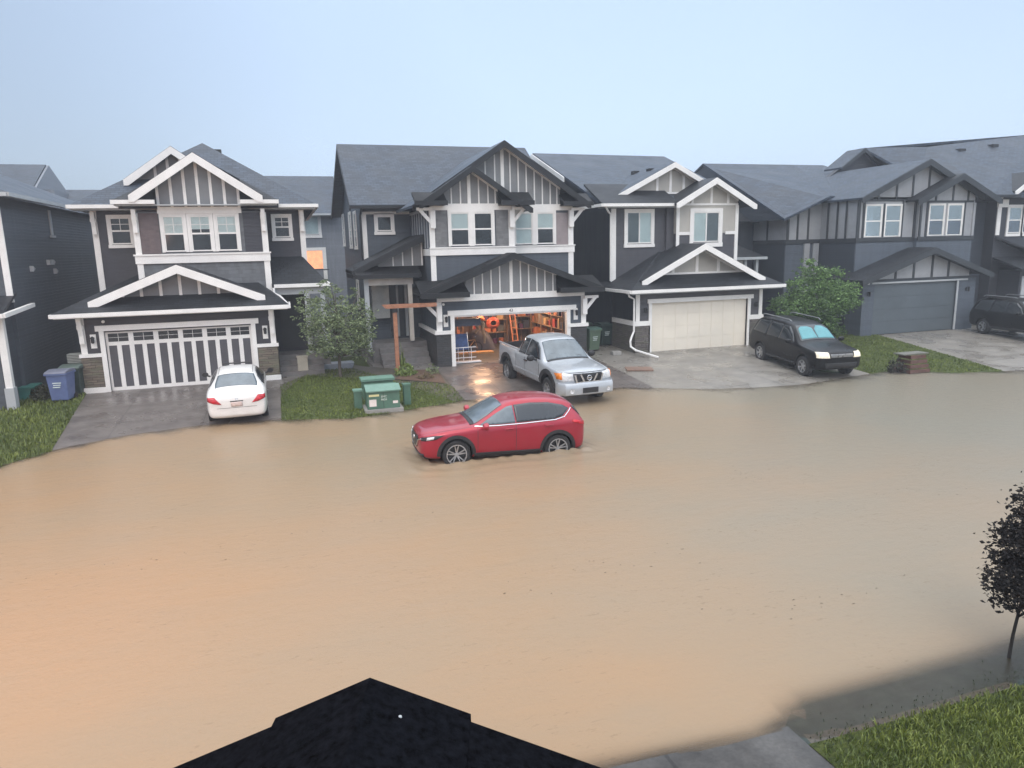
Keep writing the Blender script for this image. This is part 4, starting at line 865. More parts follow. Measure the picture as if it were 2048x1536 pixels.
# ================================================================ houses behind
H = root('house', (1.8, 50, .4), 'pale grey house seen in the gap behind, with a lit orange window', 'house', 'houses in the row behind')
bx('wall', S_BK, H, (-1, 4.3, 50, 58, .3, 7.5))
m = MB(); ridge_x(m, -2.5, 3.9, 49.2, 54, 59, 7.5, 10.3, 7.5); m.build('roof', R_BLUE, H); gutter(H, [(-2.5, 49.15, 7.42), (3.9, 49.15, 7.42)], TRIMG)
window(H, 1.55, 2.45, 6.15, 7.35, 50, 'cross', blind='full', casing=.16)
f = bx('window', TRIM, H, (1.35, 1.55, 49.94, 49.999, 3.9, 5.3), (2.55, 2.8, 49.94, 49.999, 3.2, 5.3), (1.551, 2.549, 49.94, 49.999, 5.1, 5.3))
bx('pane', plain('lit window', (.9, .4, .2), .5, var=.35, scale=2.5, emis=(1.0, .42, .22), es=.75), f, (1.552, 2.548, 49.96, 49.998, 3.9, 5.09))
bx('deck_rail', DARKTRIM, H, (.6, 2.9, 49.4, 49.46, 3.8, 3.88), (.6, .68, 49.4, 49.46, .4, 3.8))
bx('wall_lamp', plain('lit lamp glass', (1, .8, .6), .5, emis=(1, .62, .38), es=6), H, (1.38, 1.5, 49.86, 49.93, 4.62, 4.78))
H = root('house', (-12, 55, .4), 'far grey roof rising behind the left edge house', 'house', 'houses in the row behind')
bx('wall', S_BK, H, (-19, -13.2, 52, 60, .3, 9.2)); bx('wall', S_BK, H, (-13.199, -6, 56, 60, .3, 8.6))
m = MB(); ridge_x(m, -19.5, -14.0, 50, 54, 60, 8.8, 10.9, 8.6); ridge_x(m, -13.5, -5, 52, 56, 60, 7.8, 9.5, 8); m.build('roof', R_BLUE, H)
m = MB(); m.prism([(-13.95, 50, 8.8), (-13.95, 54, 10.85), (-13.95, 60, 8.5)], (.12, 0, 0)); m.build('gable_wall', S_BK, H)
H = root('house', (-6.9, 47, .4), 'narrow pale house side with white windows between the two left houses', 'house', 'houses in the row behind')
bx('wall', S_BK, H, (-9.5, -6.8, 46, 54, .3, 6.9)); window(H, -8.9, -8.0, 4.9, 6.2, 46, 'dh', blind='full', casing=.2); window(H, -9.0, -7.8, 1.6, 3.9, 46, 'dh', blind='none', casing=.25)
m = MB(); ridge_x(m, -10, -6.3, 45.4, 50, 55, 7.0, 8.8, 7); m.build('roof', R_BLUE, H)

# ================================================================ own garage roof below the camera
H = root('garage_roof', (0, 1.5, .2), 'near black shingled garage roof seen from above at the bottom of the photo', 'roof')
cy, sy = cos(_y), sin(_y)
def rf(u, d, z): return (u*cy+d*sy, -u*sy+d*cy, z)
m = MB(); ua, za, sl_ = -.814, 2.71, .435
def ru(u, dz=0): return za-sl_*abs(u-ua)-dz
m.prism([rf(ua, 3.5, za), rf(-1.35, 3.5, ru(-1.35)), rf(-1.35, 3.5, ru(-1.35, .3)), rf(ua, 3.5, za-.3)], Vector(rf(0, -4.5, 0)))
m.prism([rf(ua, 3.5, za), rf(ua, 3.5, za-.3), rf(-.27, 3.5, ru(-.27, .3)), rf(-.27, 3.5, ru(-.27))], Vector(rf(0, -4.5, 0)))
R_OWN = plain('soaked black granules', (.004, .0045, .006), .9, var=.8, scale=22, bmp=.8, spec=.0)
m.build('upper_roof', R_OWN, H)
m = MB(); dz = .022; sl_ = .428
m.prism([rf(ua, 3.46, za-dz), rf(-3.6, 3.46, ru(-3.6, dz)), rf(-3.6, 3.46, ru(-3.6, dz+.15)), rf(ua, 3.46, za-dz-.15)], Vector(rf(0, -4.6, 0)))
m.prism([rf(ua, 3.46, za-dz), rf(ua, 3.46, za-dz-.15), rf(2.0, 3.46, ru(2.0, dz+.15)), rf(2.0, 3.46, ru(2.0, dz))], Vector(rf(0, -4.6, 0)))
m.build('lower_roof', R_OWN, H)
m = MB(); m.prism([rf(-3.2, 3.0, .1), rf(1.6, 3.0, .1), rf(1.6, 3.0, 1.55), rf(ua, 3.0, 2.4), rf(-3.2, 3.0, 1.5)], Vector(rf(0, -4, 0))); m.build('wall', S_H2, H)
MB().lathe([(0, .012), (.008, .01), (.01, 0)], rf(-.62, 3.28, 2.62), n=10).build('vent_cap', TRIMG, H)

# ================================================================ street lamp on the near kerb, out of frame at the left
H = root('street_lamp', (-8.0, 7.0, .0), 'tall street lamp on the near kerb left of the garage roof', 'street lamp')
m = MB(); m.tube([(-8.0, 7.0, -.1), (-8.0, 7.0, 6.2), (-7.9, 7.3, 6.6), (-7.6, 8.0, 6.7)], [.09, .06, .05, .04], 10); m.build('pole', plain('galvanised steel', (.3, .31, .32), .4, metal=.6), H, smooth=True)
m = MB(); m.lathe([(0, .1), (.14, .08), (.2, 0), (.18, -.02)], (-7.6, 8.3, 6.7), n=16); m.build('lamp_head', TRIMG, H)
m = MB(); m.lathe([(.17, -.02), (.12, -.09), (0, -.12)], (-7.6, 8.3, 6.7), n=16); m.build('lamp_glass', plain('sodium glass', (1, .6, .3), .4, emis=(1, .5, .2), es=4), H)
l = bpy.data.lights.new('lamp_light', 'POINT'); l.energy = LAMPW; l.color = (1, .46, .20); l.shadow_soft_size = .4; l.specular_factor = .15
lo = bpy.data.objects.new('lamp_light', l); COL.objects.link(lo); lo.parent = H; lo.location = (.4, 1.3, 6.45)

H = root('street_lamp', (29.9, 8.0, .0), 'tall street lamp on the near kerb out of frame at the right', 'street lamp')
m = MB(); m.tube([(29.9, 6.6, -.1), (29.9, 6.6, 6.2), (29.9, 7.0, 6.6), (29.9, 7.9, 6.7)], [.09, .06, .05, .04], 10); m.build('pole', plain('galvanised steel', (.3, .31, .32), .4, metal=.6), H, smooth=True)
m = MB(); m.lathe([(0, .1), (.14, .08), (.2, 0), (.18, -.02)], (29.9, 8.1, 6.7), n=16); m.build('lamp_head', TRIMG, H)
m = MB(); m.lathe([(.17, -.02), (.12, -.09), (0, -.12)], (29.9, 8.1, 6.7), n=16); m.build('lamp_glass', plain('warm lamp glass', (1, .85, .65), .4, emis=(1, .8, .6), es=4), H)
l = bpy.data.lights.new('lamp_light', 'POINT'); l.energy = 1500; l.color = (1, .80, .58); l.shadow_soft_size = .4; l.specular_factor = .15
lo = bpy.data.objects.new('lamp_light', l); COL.objects.link(lo); lo.parent = H; lo.location = (0, .1, 6.45)

# ================================================================ vehicles
def hide_eval(o):
    dg = bpy.context.evaluated_depsgraph_get(); dg.update()
    me = bpy.data.meshes.new_from_object(o.evaluated_get(dg)); old = o.data; o.modifiers.clear(); o.data = me; return me
def loft(name, st, mats, par, arches=(), ar=.4, extra=None, sub=2):
    """closed car body lofted through stations (x, zb, w, zbelt, wr, zr); returns object and a BVH of the uncut skin"""
    vs = []; fs = []; half = 10
    for (x, zb, w, zl, wr, zr) in st:
        h = [(0, zb), (.8*w, zb), (.96*w, zb+.05), (w, zb+.42*(zl-zb)), (.99*w, zl-.07), (.955*w, zl), ((.93*w+wr)/2*1.01, (zl+zr)/2), (wr+.01, zr-.075), (wr*.86, zr-.012), (0, zr+.02)]
        ring = [(x, y, z) for y, z in h]+[(x, -y, z) for y, z in h[-2:0:-1]]
        vs += ring
    n = 18
    for i in range(len(st)-1): fs += [(i*n+k, i*n+(k+1) % n, (i+1)*n+(k+1) % n, (i+1)*n+k) for k in range(n)]
    for base, rev in ((0, True), ((len(st)-1)*n, False)):
        # quad cap: pair up left and right points
        idx = [base+k for k in range(n)]
        for k in range(0, 9):
            a, b, c, d = idx[k], idx[k+1], idx[(n-k-1) % n], idx[(n-k) % n]
            f = (a, b, c, d) if k not in (0, 8) else ((idx[0], idx[1], idx[17]) if k == 0 else (idx[8], idx[9], idx[10]))
            fs.append(f if not rev else tuple(reversed(f)))
    m = MB(); m.add(vs, fs); o = m.build(name, mats, par, smooth=True)
    md = o.modifiers.new('s', 'SUBSURF'); md.levels = sub; md.render_levels = sub
    hide_eval(o)
    bvh = BVHTree.FromPolygons([v.co[:] for v in o.data.vertices], [p.vertices[:] for p in o.data.polygons])
    cuts = []
    for ax in arches:
        for sgn in (-1, 1):
            c = MB(); wmax = max(s_[2] for s_ in st)
            c.lathe([(0, 0), (ar, 0), (ar, .5), (0, .5)], (ax[0], (wmax-.27) if sgn > 0 else -(wmax-.27)-.5, ax[1]), 'y', 28)
            cuts.append(c.build('cut', [mats[-1]]*1, None)); cuts[-1].data.materials.clear(); cuts[-1].data.materials.append(BLK)
    if extra: cuts += extra
    for c in cuts:
        b = o.modifiers.new('b', 'BOOLEAN'); b.operation = 'DIFFERENCE'; b.object = c; b.solver = 'EXACT'
        try: b.material_mode = 'TRANSFER'
        except Exception: pass
    if cuts: hide_eval(o)
    for c in cuts: bpy.data.objects.remove(c)
    for p in o.data.polygons: p.use_smooth = True
    try: o.data.set_sharp_from_angle(angle=radians(38))
    except Exception: pass
    return o, bvh
def panel(name, mat, par, bvh, poly, mode, off=.006, st=.06, side=1, label=None):
    """skin panel: a 2D outline laid on the body. mode side:(x,z) front/rear:(y,z) top:(x,y)"""
    bm = bmesh.new(); U = [p[0] for p in poly]; V = [p[1] for p in poly]
    f = bm.faces.new([bm.verts.new((u, v, 0)) for u, v in poly]); bmesh.ops.triangulate(bm, faces=[f])
    for _ in range(7):
        L = [e_ for e_ in bm.edges if e_.calc_length() > st*1.5]
        if not L: break
        bmesh.ops.subdivide_edges(bm, edges=L, cuts=1, use_grid_fill=False); bmesh.ops.triangulate(bm, faces=[f for f in bm.faces if len(f.verts) > 3])
    ok = True
    for v in bm.verts:
        u, w_ = v.co.x, v.co.y
        if mode == 'side': o_, d_ = Vector((u, 3*side, w_)), Vector((0, -side, 0))
        elif mode == 'front': o_, d_ = Vector((5, u, w_)), Vector((-1, 0, 0))
        elif mode == 'rear': o_, d_ = Vector((-5, u, w_)), Vector((1, 0, 0))
        elif mode == 'corner': # u measured across a diagonal view from front corner
            dd = Vector((-1, -.75*side, 0)).normalized(); rr = Vector((.6*side, -.8, 0)) if False else Vector((-dd.y, dd.x, 0)); o_, d_ = rr*u+Vector((0, 0, w_))-dd*6, dd
        else: o_, d_ = Vector((u, w_, 4)), Vector((0, 0, -1))
        h = bvh.ray_cast(o_, d_)
        if h[0] is None:
            h = bvh.find_nearest(o_+d_*(3 if mode == 'side' else 3)); p_, nn = h[0], h[1]
        else: p_, nn = h[0], h[1]
        if nn.dot(d_) > 0: nn = -nn
        v.co = p_+nn*off
    me = bpy.data.meshes.new(name); bmesh.ops.recalc_face_normals(bm, faces=bm.faces); bm.to_mesh(me); bm.free(); me.materials.append(mat)
    for p in me.polygons: p.use_smooth = True
    o = bpy.data.objects.new(name, me); COL.objects.link(o); o.parent = par
    sm = o.modifiers.new('solid', 'SOLIDIFY'); sm.thickness = off*1.6; sm.offset = 0
    return tag(o, label)
def curve_on(bvh, pts, side=1, off=.01, n=4):
    out_ = []
    for (a, b) in zip(pts, pts[1:]):
        for k in range(n):
            u = a[0]+(b[0]-a[0])*k/n; v = a[1]+(b[1]-a[1])*k/n
            h = bvh.ray_cast(Vector((u, 3*side, v)), Vector((0, -side, 0))); out_.append(h[0]+Vector((0, off*side, 0)) if h[0] else None)
    h = bvh.ray_cast(Vector((pts[-1][0], 3*side, pts[-1][1])), Vector((0, -side, 0))); out_.append(h[0]+Vector((0, off*side, 0)) if h[0] else None)
    return [p for p in out_ if p is not None]
def wheel(par, x, y, r, w, side, spokes=5, twin=False, rr=.66, steer=0):
    R_ = r*rr; m = MB()
    yo = side*w/2
    prof = [(R_, -w/2), (r*.93, -w/2), (r, -w*.36), (r, w*.36), (r*.93, w/2), (R_, w/2), (R_*.97, w*.3), (R_*.97, -w*.3), (R_, -w/2)]
    m.lathe(prof, (x, y, r), 'y', 30); t = m.build('wheel', RUBBER, par, smooth=True)
    q = MB(); q.lathe([(R_*.99, w*.5*side), (R_*.9, w*.5*side), (R_*.88, w*.2*side), (R_*.98, w*.18*side)], (x, y, r), 'y', 30)
    for k in range(spokes):
        for dv in ((-.13, .13) if twin else (0,)):
            A = 2*pi*k/spokes+.3+dv; A2 = A+dv*.5
            ww = r*(.055 if twin else .12)
            a = Vector((cos(A)*R_*.12, 0, sin(A)*R_*.12)); b = Vector((cos(A2)*R_*.92, 0, sin(A2)*R_*.92)); nrm = Vector((-sin(A), 0, cos(A)))
            c = Vector((x, y, r))
            q.prism([c+a-nrm*ww*.8+Vector((0, w*.36*side, 0)), c+a+nrm*ww*.8+Vector((0, w*.36*side, 0)), c+b+nrm*ww*.6+Vector((0, w*.44*side, 0)), c+b-nrm*ww*.6+Vector((0, w*.44*side, 0))], (0, -.03*side, 0))
    q.lathe([(0, w*.40*side), (R_*.17, w*.39*side), (R_*.2, w*.3*side)], (x, y, r), 'y', 14)
    q.build('rim', RIM, t, smooth=True)
    q = MB(); q.lathe([(0, w*.05*side), (R_*.96, w*.05*side), (R_*.96, w*.02*side), (0, w*.02*side)], (x, y, r), 'y', 24); q.build('brake_disc', BLK, t)
    return t
def flare(par, bvh, cx, cz, r0, r1, zmin, side, mat=BLK, off=.012):
    pts = []; A0 = math.asin(max(-1, (zmin-cz)/r1)); N = 16
    an = [A0+(pi-2*A0)*k/N for k in range(N+1)]
    for j in range(N):
        q = [(cx+cos(an[j])*r0, cz+sin(an[j])*r0), (cx+cos(an[j])*r1, cz+sin(an[j])*r1), (cx+cos(an[j+1])*r1, cz+sin(an[j+1])*r1), (cx+cos(an[j+1])*r0, cz+sin(an[j+1])*r0)]
        pts.append(q)
    m = MB()
    for q in pts:
        P3 = []
        for u, v in q:
            h = bvh.ray_cast(Vector((u, 3*side, v)), Vector((0, -side, 0))); P3.append((h[0] if h[0] else Vector((u, side*.85, v)))+Vector((0, off*side, 0)))
        m.prism(P3, (0, -.05*side, 0))
    return m.build('wheel_arch', mat, par)
def mirror(par, x, y, z, mat, side, s=1.0, cap=True):
    m = MB(); m.bar((x, y, z-.03), (x-.02, y+side*.10*s, z), .05*s)
    o = m.build('mirror', BLK, par)
    m = MB(); c = Vector((x, y+side*.17*s, z+.04)); pts = []
    m.lathe([(0.0, .07*s), (.06*s, .055*s), (.085*s, 0), (.08*s, -.045*s), (0, -.05*s)], c, 'x', 12)
    for i, v in enumerate(m.v): m.v[i] = (v[0], c.y+(v[1]-c.y)*1.35, v[2])
    m.build('mirror_cap', mat, o, smooth=True); return o
def place(r, x, y, z, heading, pitch=0, rollv=0):
    r.location = (x, y, z); r.rotation_euler = (rollv, pitch, heading)

# ---- red crossover standing in the water
H = root('car', (0, 0, 0), 'red crossover with a chrome window line standing wheel deep in the flood water', 'car'); car_red = H
st = [(2.30, .40, .50, .70, .42, .80), (2.24, .27, .74, .76, .60, .88), (2.02, .22, .86, .84, .68, .95), (1.75, .22, .905, .90, .72, 1.0), (1.35, .22, .915, .95, .75, 1.045), (1.0, .22, .92, .985, .77, 1.085),
      (.83, .22, .92, 1.0, .76, 1.13), (.45, .22, .92, 1.01, .68, 1.37), (.12, .22, .92, 1.02, .62, 1.56), (-.25, .22, .92, 1.03, .60, 1.65), (-.9, .22, .92, 1.05, .60, 1.665), (-1.4, .22, .92, 1.08, .59, 1.62), (-1.72, .24, .91, 1.10, .57, 1.54),
      (-1.86, .26, .895, 1.10, .58, 1.42), (-2.0, .28, .86, 1.07, .62, 1.22), (-2.1, .34, .78, 1.0, .60, 1.07), (-2.13, .45, .6, .93, .48, .98)]
ob, bv = loft('body', st, [P_RED, BLK], H, [(1.38, .36), (-1.32, .36)], .42)
for s in (-1, 1):
    panel('side_window', CGL, H, bv, [(.78, 1.06), (.35, 1.31), (.03, 1.47), (-.12, 1.50), (-.16, 1.085), (.3, 1.07)], 'side', side=s)
    panel('side_window', CG, H, bv, [(-.19, 1.09), (-.15, 1.505), (-.6, 1.545), (-1.1, 1.53), (-1.5, 1.45), (-1.66, 1.36), (-1.45, 1.19), (-1.2, 1.13)], 'side', side=s)
    MB().tube(curve_on(bv, [(.9, 1.045), (.3, 1.045), (-.4, 1.07), (-1.25, 1.12), (-1.5, 1.18), (-1.72, 1.37)], s), [.014]*17+[.017, .02, .024, .02] if False else .016, 6).build('chrome_strip', CHROME, H, smooth=True)
    flare(H, bv, 1.38, .36, .415, .50, .24, s); flare(H, bv, -1.32, .36, .415, .50, .24, s)
    panel('sill_cladding', BLK, H, bv, [(.92, .25), (.92, .38), (-.85, .38), (-.85, .25)], 'side', side=s, off=.012)
    panel('door_handle', P_RED, H, bv, [(.12, .93), (-.1, .945), (-.1, .975), (.12, .96)], 'side', side=s, off=.03); panel('door_handle', P_RED, H, bv, [(-.95, .97), (-1.17, .985), (-1.17, 1.015), (-.95, 1.0)], 'side', side=s, off=.03)
    for x0, zt in ((.83, 1.0), (-.18, 1.05)): panel('door_gap', BLK, H, bv, [(x0, .4), (x0+.012, .4), (x0+.012, zt), (x0, zt)], 'side', side=s, off=.002)
    hl = panel('headlight', BLK, H, bv, [(2.24, .70), (2.22, .79), (1.95, .85), (1.68, .87), (1.9, .765)], 'side', side=s, off=.007); panel('lamp_lens', LENS, hl, bv, [(2.12, .735), (2.10, .80), (1.93, .835), (1.95, .775)], 'side', side=s, off=.014)
    panel('tail_light', LENSR, H, bv, [(-1.70, 1.04), (-1.73, 1.1), (-2.06, 1.03), (-2.06, .93)], 'side', side=s, off=.01)
    mirror(H, .68, s*.90, 1.05, P_RED, s, 1.15)
    for x in (1.38, -1.32): wheel(H, x, s*.80, .36, .23, s, 5, True, .74)
    panel('quarter_glass', CG, H, bv, [(-1.80, 1.34), (-1.74, 1.42), (-1.93, 1.33), (-2.04, 1.16), (-1.99, 1.16)], 'side', side=s, off=.008)
panel('windscreen', CGL, H, bv, [(.90, -.70), (.90, .70), (.5, .64), (.13, .55), (.13, -.55), (.5, -.64)], 'top')
panel('cowl', BLK, H, bv, [(1.0, -.68), (1.0, .68), (.905, .70), (.905, -.70)], 'top', off=.005)
panel('rear_window', CG, H, bv, [(-.5, 1.16), (.5, 1.16), (.45, 1.43), (-.45, 1.43)], 'rear')
panel('grille', BLK, H, bv, [(-.36, .50), (.36, .50), (.47, .72), (.44, .78), (-.44, .78), (-.47, .72)], 'front', off=.01)
panel('bumper_intake', BLK, H, bv, [(-.68, .26), (.68, .26), (.72, .38), (-.72, .38)], 'front', off=.012)
m = MB()
for s in (-1, 1):
    h = [bv.ray_cast(Vector((5, s*u, v)), Vector((-1, 0, 0)))[0]+Vector((.015, 0, 0)) for u, v in ((.02, .47), (.3, .49), (.42, .58), (.50, .70), (.66, .76))]; m.tube(h, .018, 6)
m.build('grille_trim', CHROME, H, smooth=True)
m = MB(); m.lathe([(0, .0), (.055, .0), (.06, -.02)], (2.325, 0, .66), 'x', 14); m.build('badge', CHROME, H)
place(H, 4.88, 16.70, -.20, pi+radians(-1.5), radians(-2.2)); H.scale = (.945, .97, .955)

# ---- silver pickup
H = root('car', (0, 0, 0), 'silver pickup truck with an open bed parked before the lit open garage', 'pickup truck'); car_pick = H
st = [(2.72, .62, .80, 1.0, .74, 1.06), (2.6, .50, .93, 1.06, .82, 1.13), (2.3, .48, .985, 1.10, .86, 1.19), (1.8, .46, 1.0, 1.14, .87, 1.23), (1.4, .46, 1.0, 1.18, .86, 1.27), (1.28, .46, 1.0, 1.20, .84, 1.31),
      (.98, .46, 1.0, 1.21, .76, 1.58), (.66, .46, 1.0, 1.22, .71, 1.82), (.32, .46, 1.0, 1.22, .70, 1.90), (-.35, .46, 1.0, 1.23, .69, 1.91), (-.72, .46, 1.0, 1.23, .70, 1.88), (-.86, .46, 1.0, 1.23, .76, 1.55), (-.9, .46, 1.0, 1.24, .84, 1.29), (-1.0, .46, 1.0, 1.26, .9, 1.31),
      (-1.7, .48, 1.0, 1.27, .92, 1.32), (-2.4, .50, .99, 1.28, .92, 1.33), (-2.68, .52, .97, 1.28, .91, 1.33), (-2.74, .62, .94, 1.26, .88, 1.30)]
bed = MB(); bed.box(-2.62, -1.0, -.80, .80, .92, 2.2); bedo = bed.build('cut', BLK, None)
ob, bv = loft('body', st, [P_SILV, BLK], H, [(1.72, .46), (-1.83, .46)], .50, extra=[bedo])
for s in (-1, 1):
    panel('side_window', CG, H, bv, [(1.06, 1.27), (.76, 1.60), (.52, 1.74), (-.05, 1.79), (-.12, 1.27)], 'side', side=s)
    panel('side_window', CG, H, bv, [(-.17, 1.27), (-.12, 1.79), (-.5, 1.78), (-.68, 1.68), (-.72, 1.27)], 'side', side=s)
    flare(H, bv, 1.72, .46, .49, .635, .50, s, BLK, .03); flare(H, bv, -1.83, .46, .49, .635, .50, s, BLK, .03)
    for x in (1.72, -1.83): wheel(H, x, s*.86, .41, .27, s, 6, False, .60)
    mirror(H, .85, s*.97, 1.27, BLK, s, 1.25)
    panel('door_handle', BLK, H, bv, [(.12, 1.08), (-.1, 1.08), (-.1, 1.12), (.12, 1.12)], 'side', side=s, off=.03)
    for x0 in (1.05, -.14, -.93): panel('door_gap', BLK, H, bv, [(x0, .56), (x0+.014, .56), (x0+.014, 1.2), (x0, 1.2)], 'side', side=s, off=.003)
    panel('side_moulding', P_SILV, H, bv, [(1.1, .70), (1.1, .76), (-1.2, .76), (-1.2, .70)], 'side', side=s, off=.015)
    panel('headlight', LENS, H, bv, [(s*.50, .84), (s*.54, 1.05), (s*.80, 1.09), (s*.93, 1.05), (s*.93, .86)], 'front', off=.012)
    panel('indicator', LENSO, H, bv, [(s*.88, .90), (s*.86, 1.08), (s*.955, 1.06), (s*.955, .90)], 'front', off=.02)
    MB().tube([(-.86, s*.90, 1.335), (-2.66, s*.93, 1.355)], .035, 6).build('bed_rail', BLK if s > 0 else P_SILV, H)
    m = MB(); m.lathe([(0, .0), (.055, 0), (.075, .02), (.055, -.02)], (2.885, s*.66, .58), 'x', 14); m.build('fog_light', LENS, H)
panel('windscreen', CGL, H, bv, [(1.30, -.79), (1.30, .79), (.98, .74), (.63, .66), (.63, -.66), (.98, -.74)], 'top')
panel('cowl', BLK, H, bv, [(1.38, -.77), (1.38, .77), (1.305, .79), (1.305, -.79)], 'top')
for y in (-.05, .55): MB().bar((1.26, y, 1.345), (1.1, y-.5, 1.46), .02).build('wiper', BLK, H)
panel('hood_gap', BLK, H, bv, [(-.86, 1.083), (.86, 1.083), (.86, 1.095), (-.86, 1.095)], 'front', off=.004)
panel('grille', BLK, H, bv, [(-.44, .82), (.44, .82), (.52, 1.06), (-.52, 1.06)], 'front', off=.014)
m = MB()
for a, b, w_ in ((-.50, -.44, .05), (-.30, -.17, .055), (.30, .17, .055), (.50, .44, .05)): m.bar((2.80, a, 1.05), (2.80, b, .82), .035, w_)
m.bar((2.80, -.46, .815), (2.80, .46, .815), .04); m.build('grille_bars', CHROME, H)
m = MB(); N = 20
m.tube([(2.83, .075*cos(2*pi*k/N), .94+.075*sin(2*pi*k/N)) for k in range(N+1)], .012, 6); m.box(2.825, 2.845, -.10, .10, .925, .958); m.build('badge', CHROME, H)
m = MB(); pr = [(2.62, -1.0), (2.84, -.86), (2.90, -.5), (2.92, 0), (2.90, .5), (2.84, .86), (2.62, 1.0)]
vs = []
for (x, y) in pr: vs += [(x-.06, y, .42), (x, y, .46), (x+.01, y, .60), (x, y, .74), (x-.05, y, .80), (x-.28, y*.98, .80), (x-.28, y*.98, .44)]
fs = []
for i in range(6): fs += [(i*7+k, i*7+(k+1) % 7, (i+1)*7+(k+1) % 7, (i+1)*7+k) for k in range(7)]
fs += [tuple(range(7)), tuple(range(42, 49))]
m.add(vs, fs); m.build('front_bumper', P_SILV, H, smooth=True)
bx('number_plate_recess', BLK, H, (2.88, 2.935, -.28, .28, .50, .66))
bx('bed_liner', plain('brown bed floor', (.12, .075, .07), .6, var=.3, scale=5), H, (-2.6, -1.02, -.78, .78, .925, .95))
bx('rear_bumper', CHROME, H, (-2.86, -2.72, -.9, .9, .5, .68))
tx, ty = 9.02, 23.35
place(H, 8.80, 23.35, g(9, 22.5)-.04, -pi/2+radians(4), radians(1.5)); H.scale = (1.03, .98, 1.05)

# ---- white sedan
H = root('car', (0, 0, 0), 'white sedan seen from behind, parked before the striped garage door', 'car'); car_white = H
st = [(2.24, .38, .5, .62, .42, .68), (2.15, .25, .74, .68, .6, .76), (1.8, .2, .85, .76, .68, .86), (1.3, .2, .875, .84, .72, .95), (.95, .2, .875, .88, .73, 1.0), (.6, .2, .875, .90, .66, 1.18), (.2, .2, .875, .91, .58, 1.37), (-.2, .2, .875, .92, .55, 1.43), (-.8, .2, .875, .93, .55, 1.42),
      (-1.15, .2, .875, .94, .57, 1.33), (-1.5, .21, .875, .95, .63, 1.14), (-1.72, .22, .87, .95, .68, 1.03), (-1.95, .24, .85, .95, .70, 1.01), (-2.15, .26, .82, .93, .70, .985), (-2.23, .30, .78, .86, .66, .93), (-2.27, .38, .68, .72, .58, .80)]
ob, bv = loft('body', st, [P_WHT, BLK], H, [(1.32, .32), (-1.35, .32)], .37)
for s in (-1, 1):
    panel('side_window', CG, H, bv, [(.72, .97), (.4, 1.14), (.05, 1.30), (-.3, 1.335), (-.75, 1.32), (-1.1, 1.22), (-1.3, 1.06), (-1.2, .99)], 'side', side=s)
    for x in (1.32, -1.35): wheel(H, x, s*.76, .315, .2, s, 5, True)
    mirror(H, .62, s*.86, .98, BLK, s, .9)
    panel('tail_light', LENSR, H, bv, [(s*.80, .90), (s*.60, .905), (s*.55, .84), (s*.42, .70), (s*.62, .73), (s*.80, .80)], 'rear', off=.008)
    for x0 in (.0, -.95): panel('door_gap', BLK, H, bv, [(x0, .35), (x0+.012, .35), (x0+.012, .92), (x0, .92)], 'side', side=s, off=.002)
    panel('roof_gap', BLK, H, bv, [(.1, s*.50), (.1, s*.488), (-1.0, s*.488), (-1.0, s*.50)], 'top', off=.003)
panel('rear_window', CGL, H, bv, [(-1.08, -.52), (-1.08, .52), (-1.45, .60), (-1.62, .60), (-1.62, -.60), (-1.45, -.60)], 'top')
panel('windscreen', CGL, H, bv, [(.88, -.62), (.88, .62), (.25, .52), (.25, -.52)], 'top')
panel('boot_gap', BLK, H, bv, [(-.56, .585), (.56, .585), (.56, .593), (-.56, .593)], 'rear', off=.003)
panel('plate_recess', BLK, H, bv, [(-.18, .765), (.18, .765), (.18, .79), (-.18, .79)], 'rear', off=.006)
pl = panel('number_plate', plain('number plate', (.62, .50, .46), .5, var=.15, scale=14), H, bv, [(-.16, .63), (.16, .63), (.16, .76), (-.16, .76)], 'rear', off=.012)
m = MB(); m.tube([(-2.285, .03*cos(t_), .85+.025*sin(t_)) for t_ in [2*pi*k/10 for k in range(11)]], .006, 4); m.build('badge', CHROME, H)
bx('sunroof', BLK, H, (-.1, .05, -.42, .42, 1.45, 1.465))
place(H, -1.70, 24.35, .05, pi/2+radians(1.5), radians(-3.2)); H.scale = (1.0, 1.0, 1.03)

# ---- black vehicle with the sunshade
H = root('car', (0, 0, 0), 'black sport utility vehicle with a turquoise sunshade behind its windscreen', 'car'); car_blk = H
st = [(2.38, .50, .62, .80, .58, .92), (2.30, .36, .84, .88, .76, 1.0), (2.05, .32, .92, .95, .80, 1.06), (1.6, .32, .94, 1.0, .82, 1.11), (1.2, .32, .945, 1.03, .83, 1.15), (1.0, .32, .945, 1.05, .81, 1.22), (.65, .32, .945, 1.06, .72, 1.52), (.35, .32, .945, 1.07, .68, 1.70), (.0, .32, .945, 1.08, .67, 1.76),
      (-.8, .32, .945, 1.09, .67, 1.78), (-1.6, .32, .945, 1.10, .67, 1.77), (-2.0, .33, .94, 1.10, .67, 1.72), (-2.2, .35, .93, 1.08, .72, 1.50), (-2.32, .38, .90, 1.05, .76, 1.22), (-2.36, .5, .84, 1.0, .7, 1.08)]
ob, bv = loft('body', st, [P_BLK, BLK], H, [(1.48, .38), (-1.40, .38)], .43)
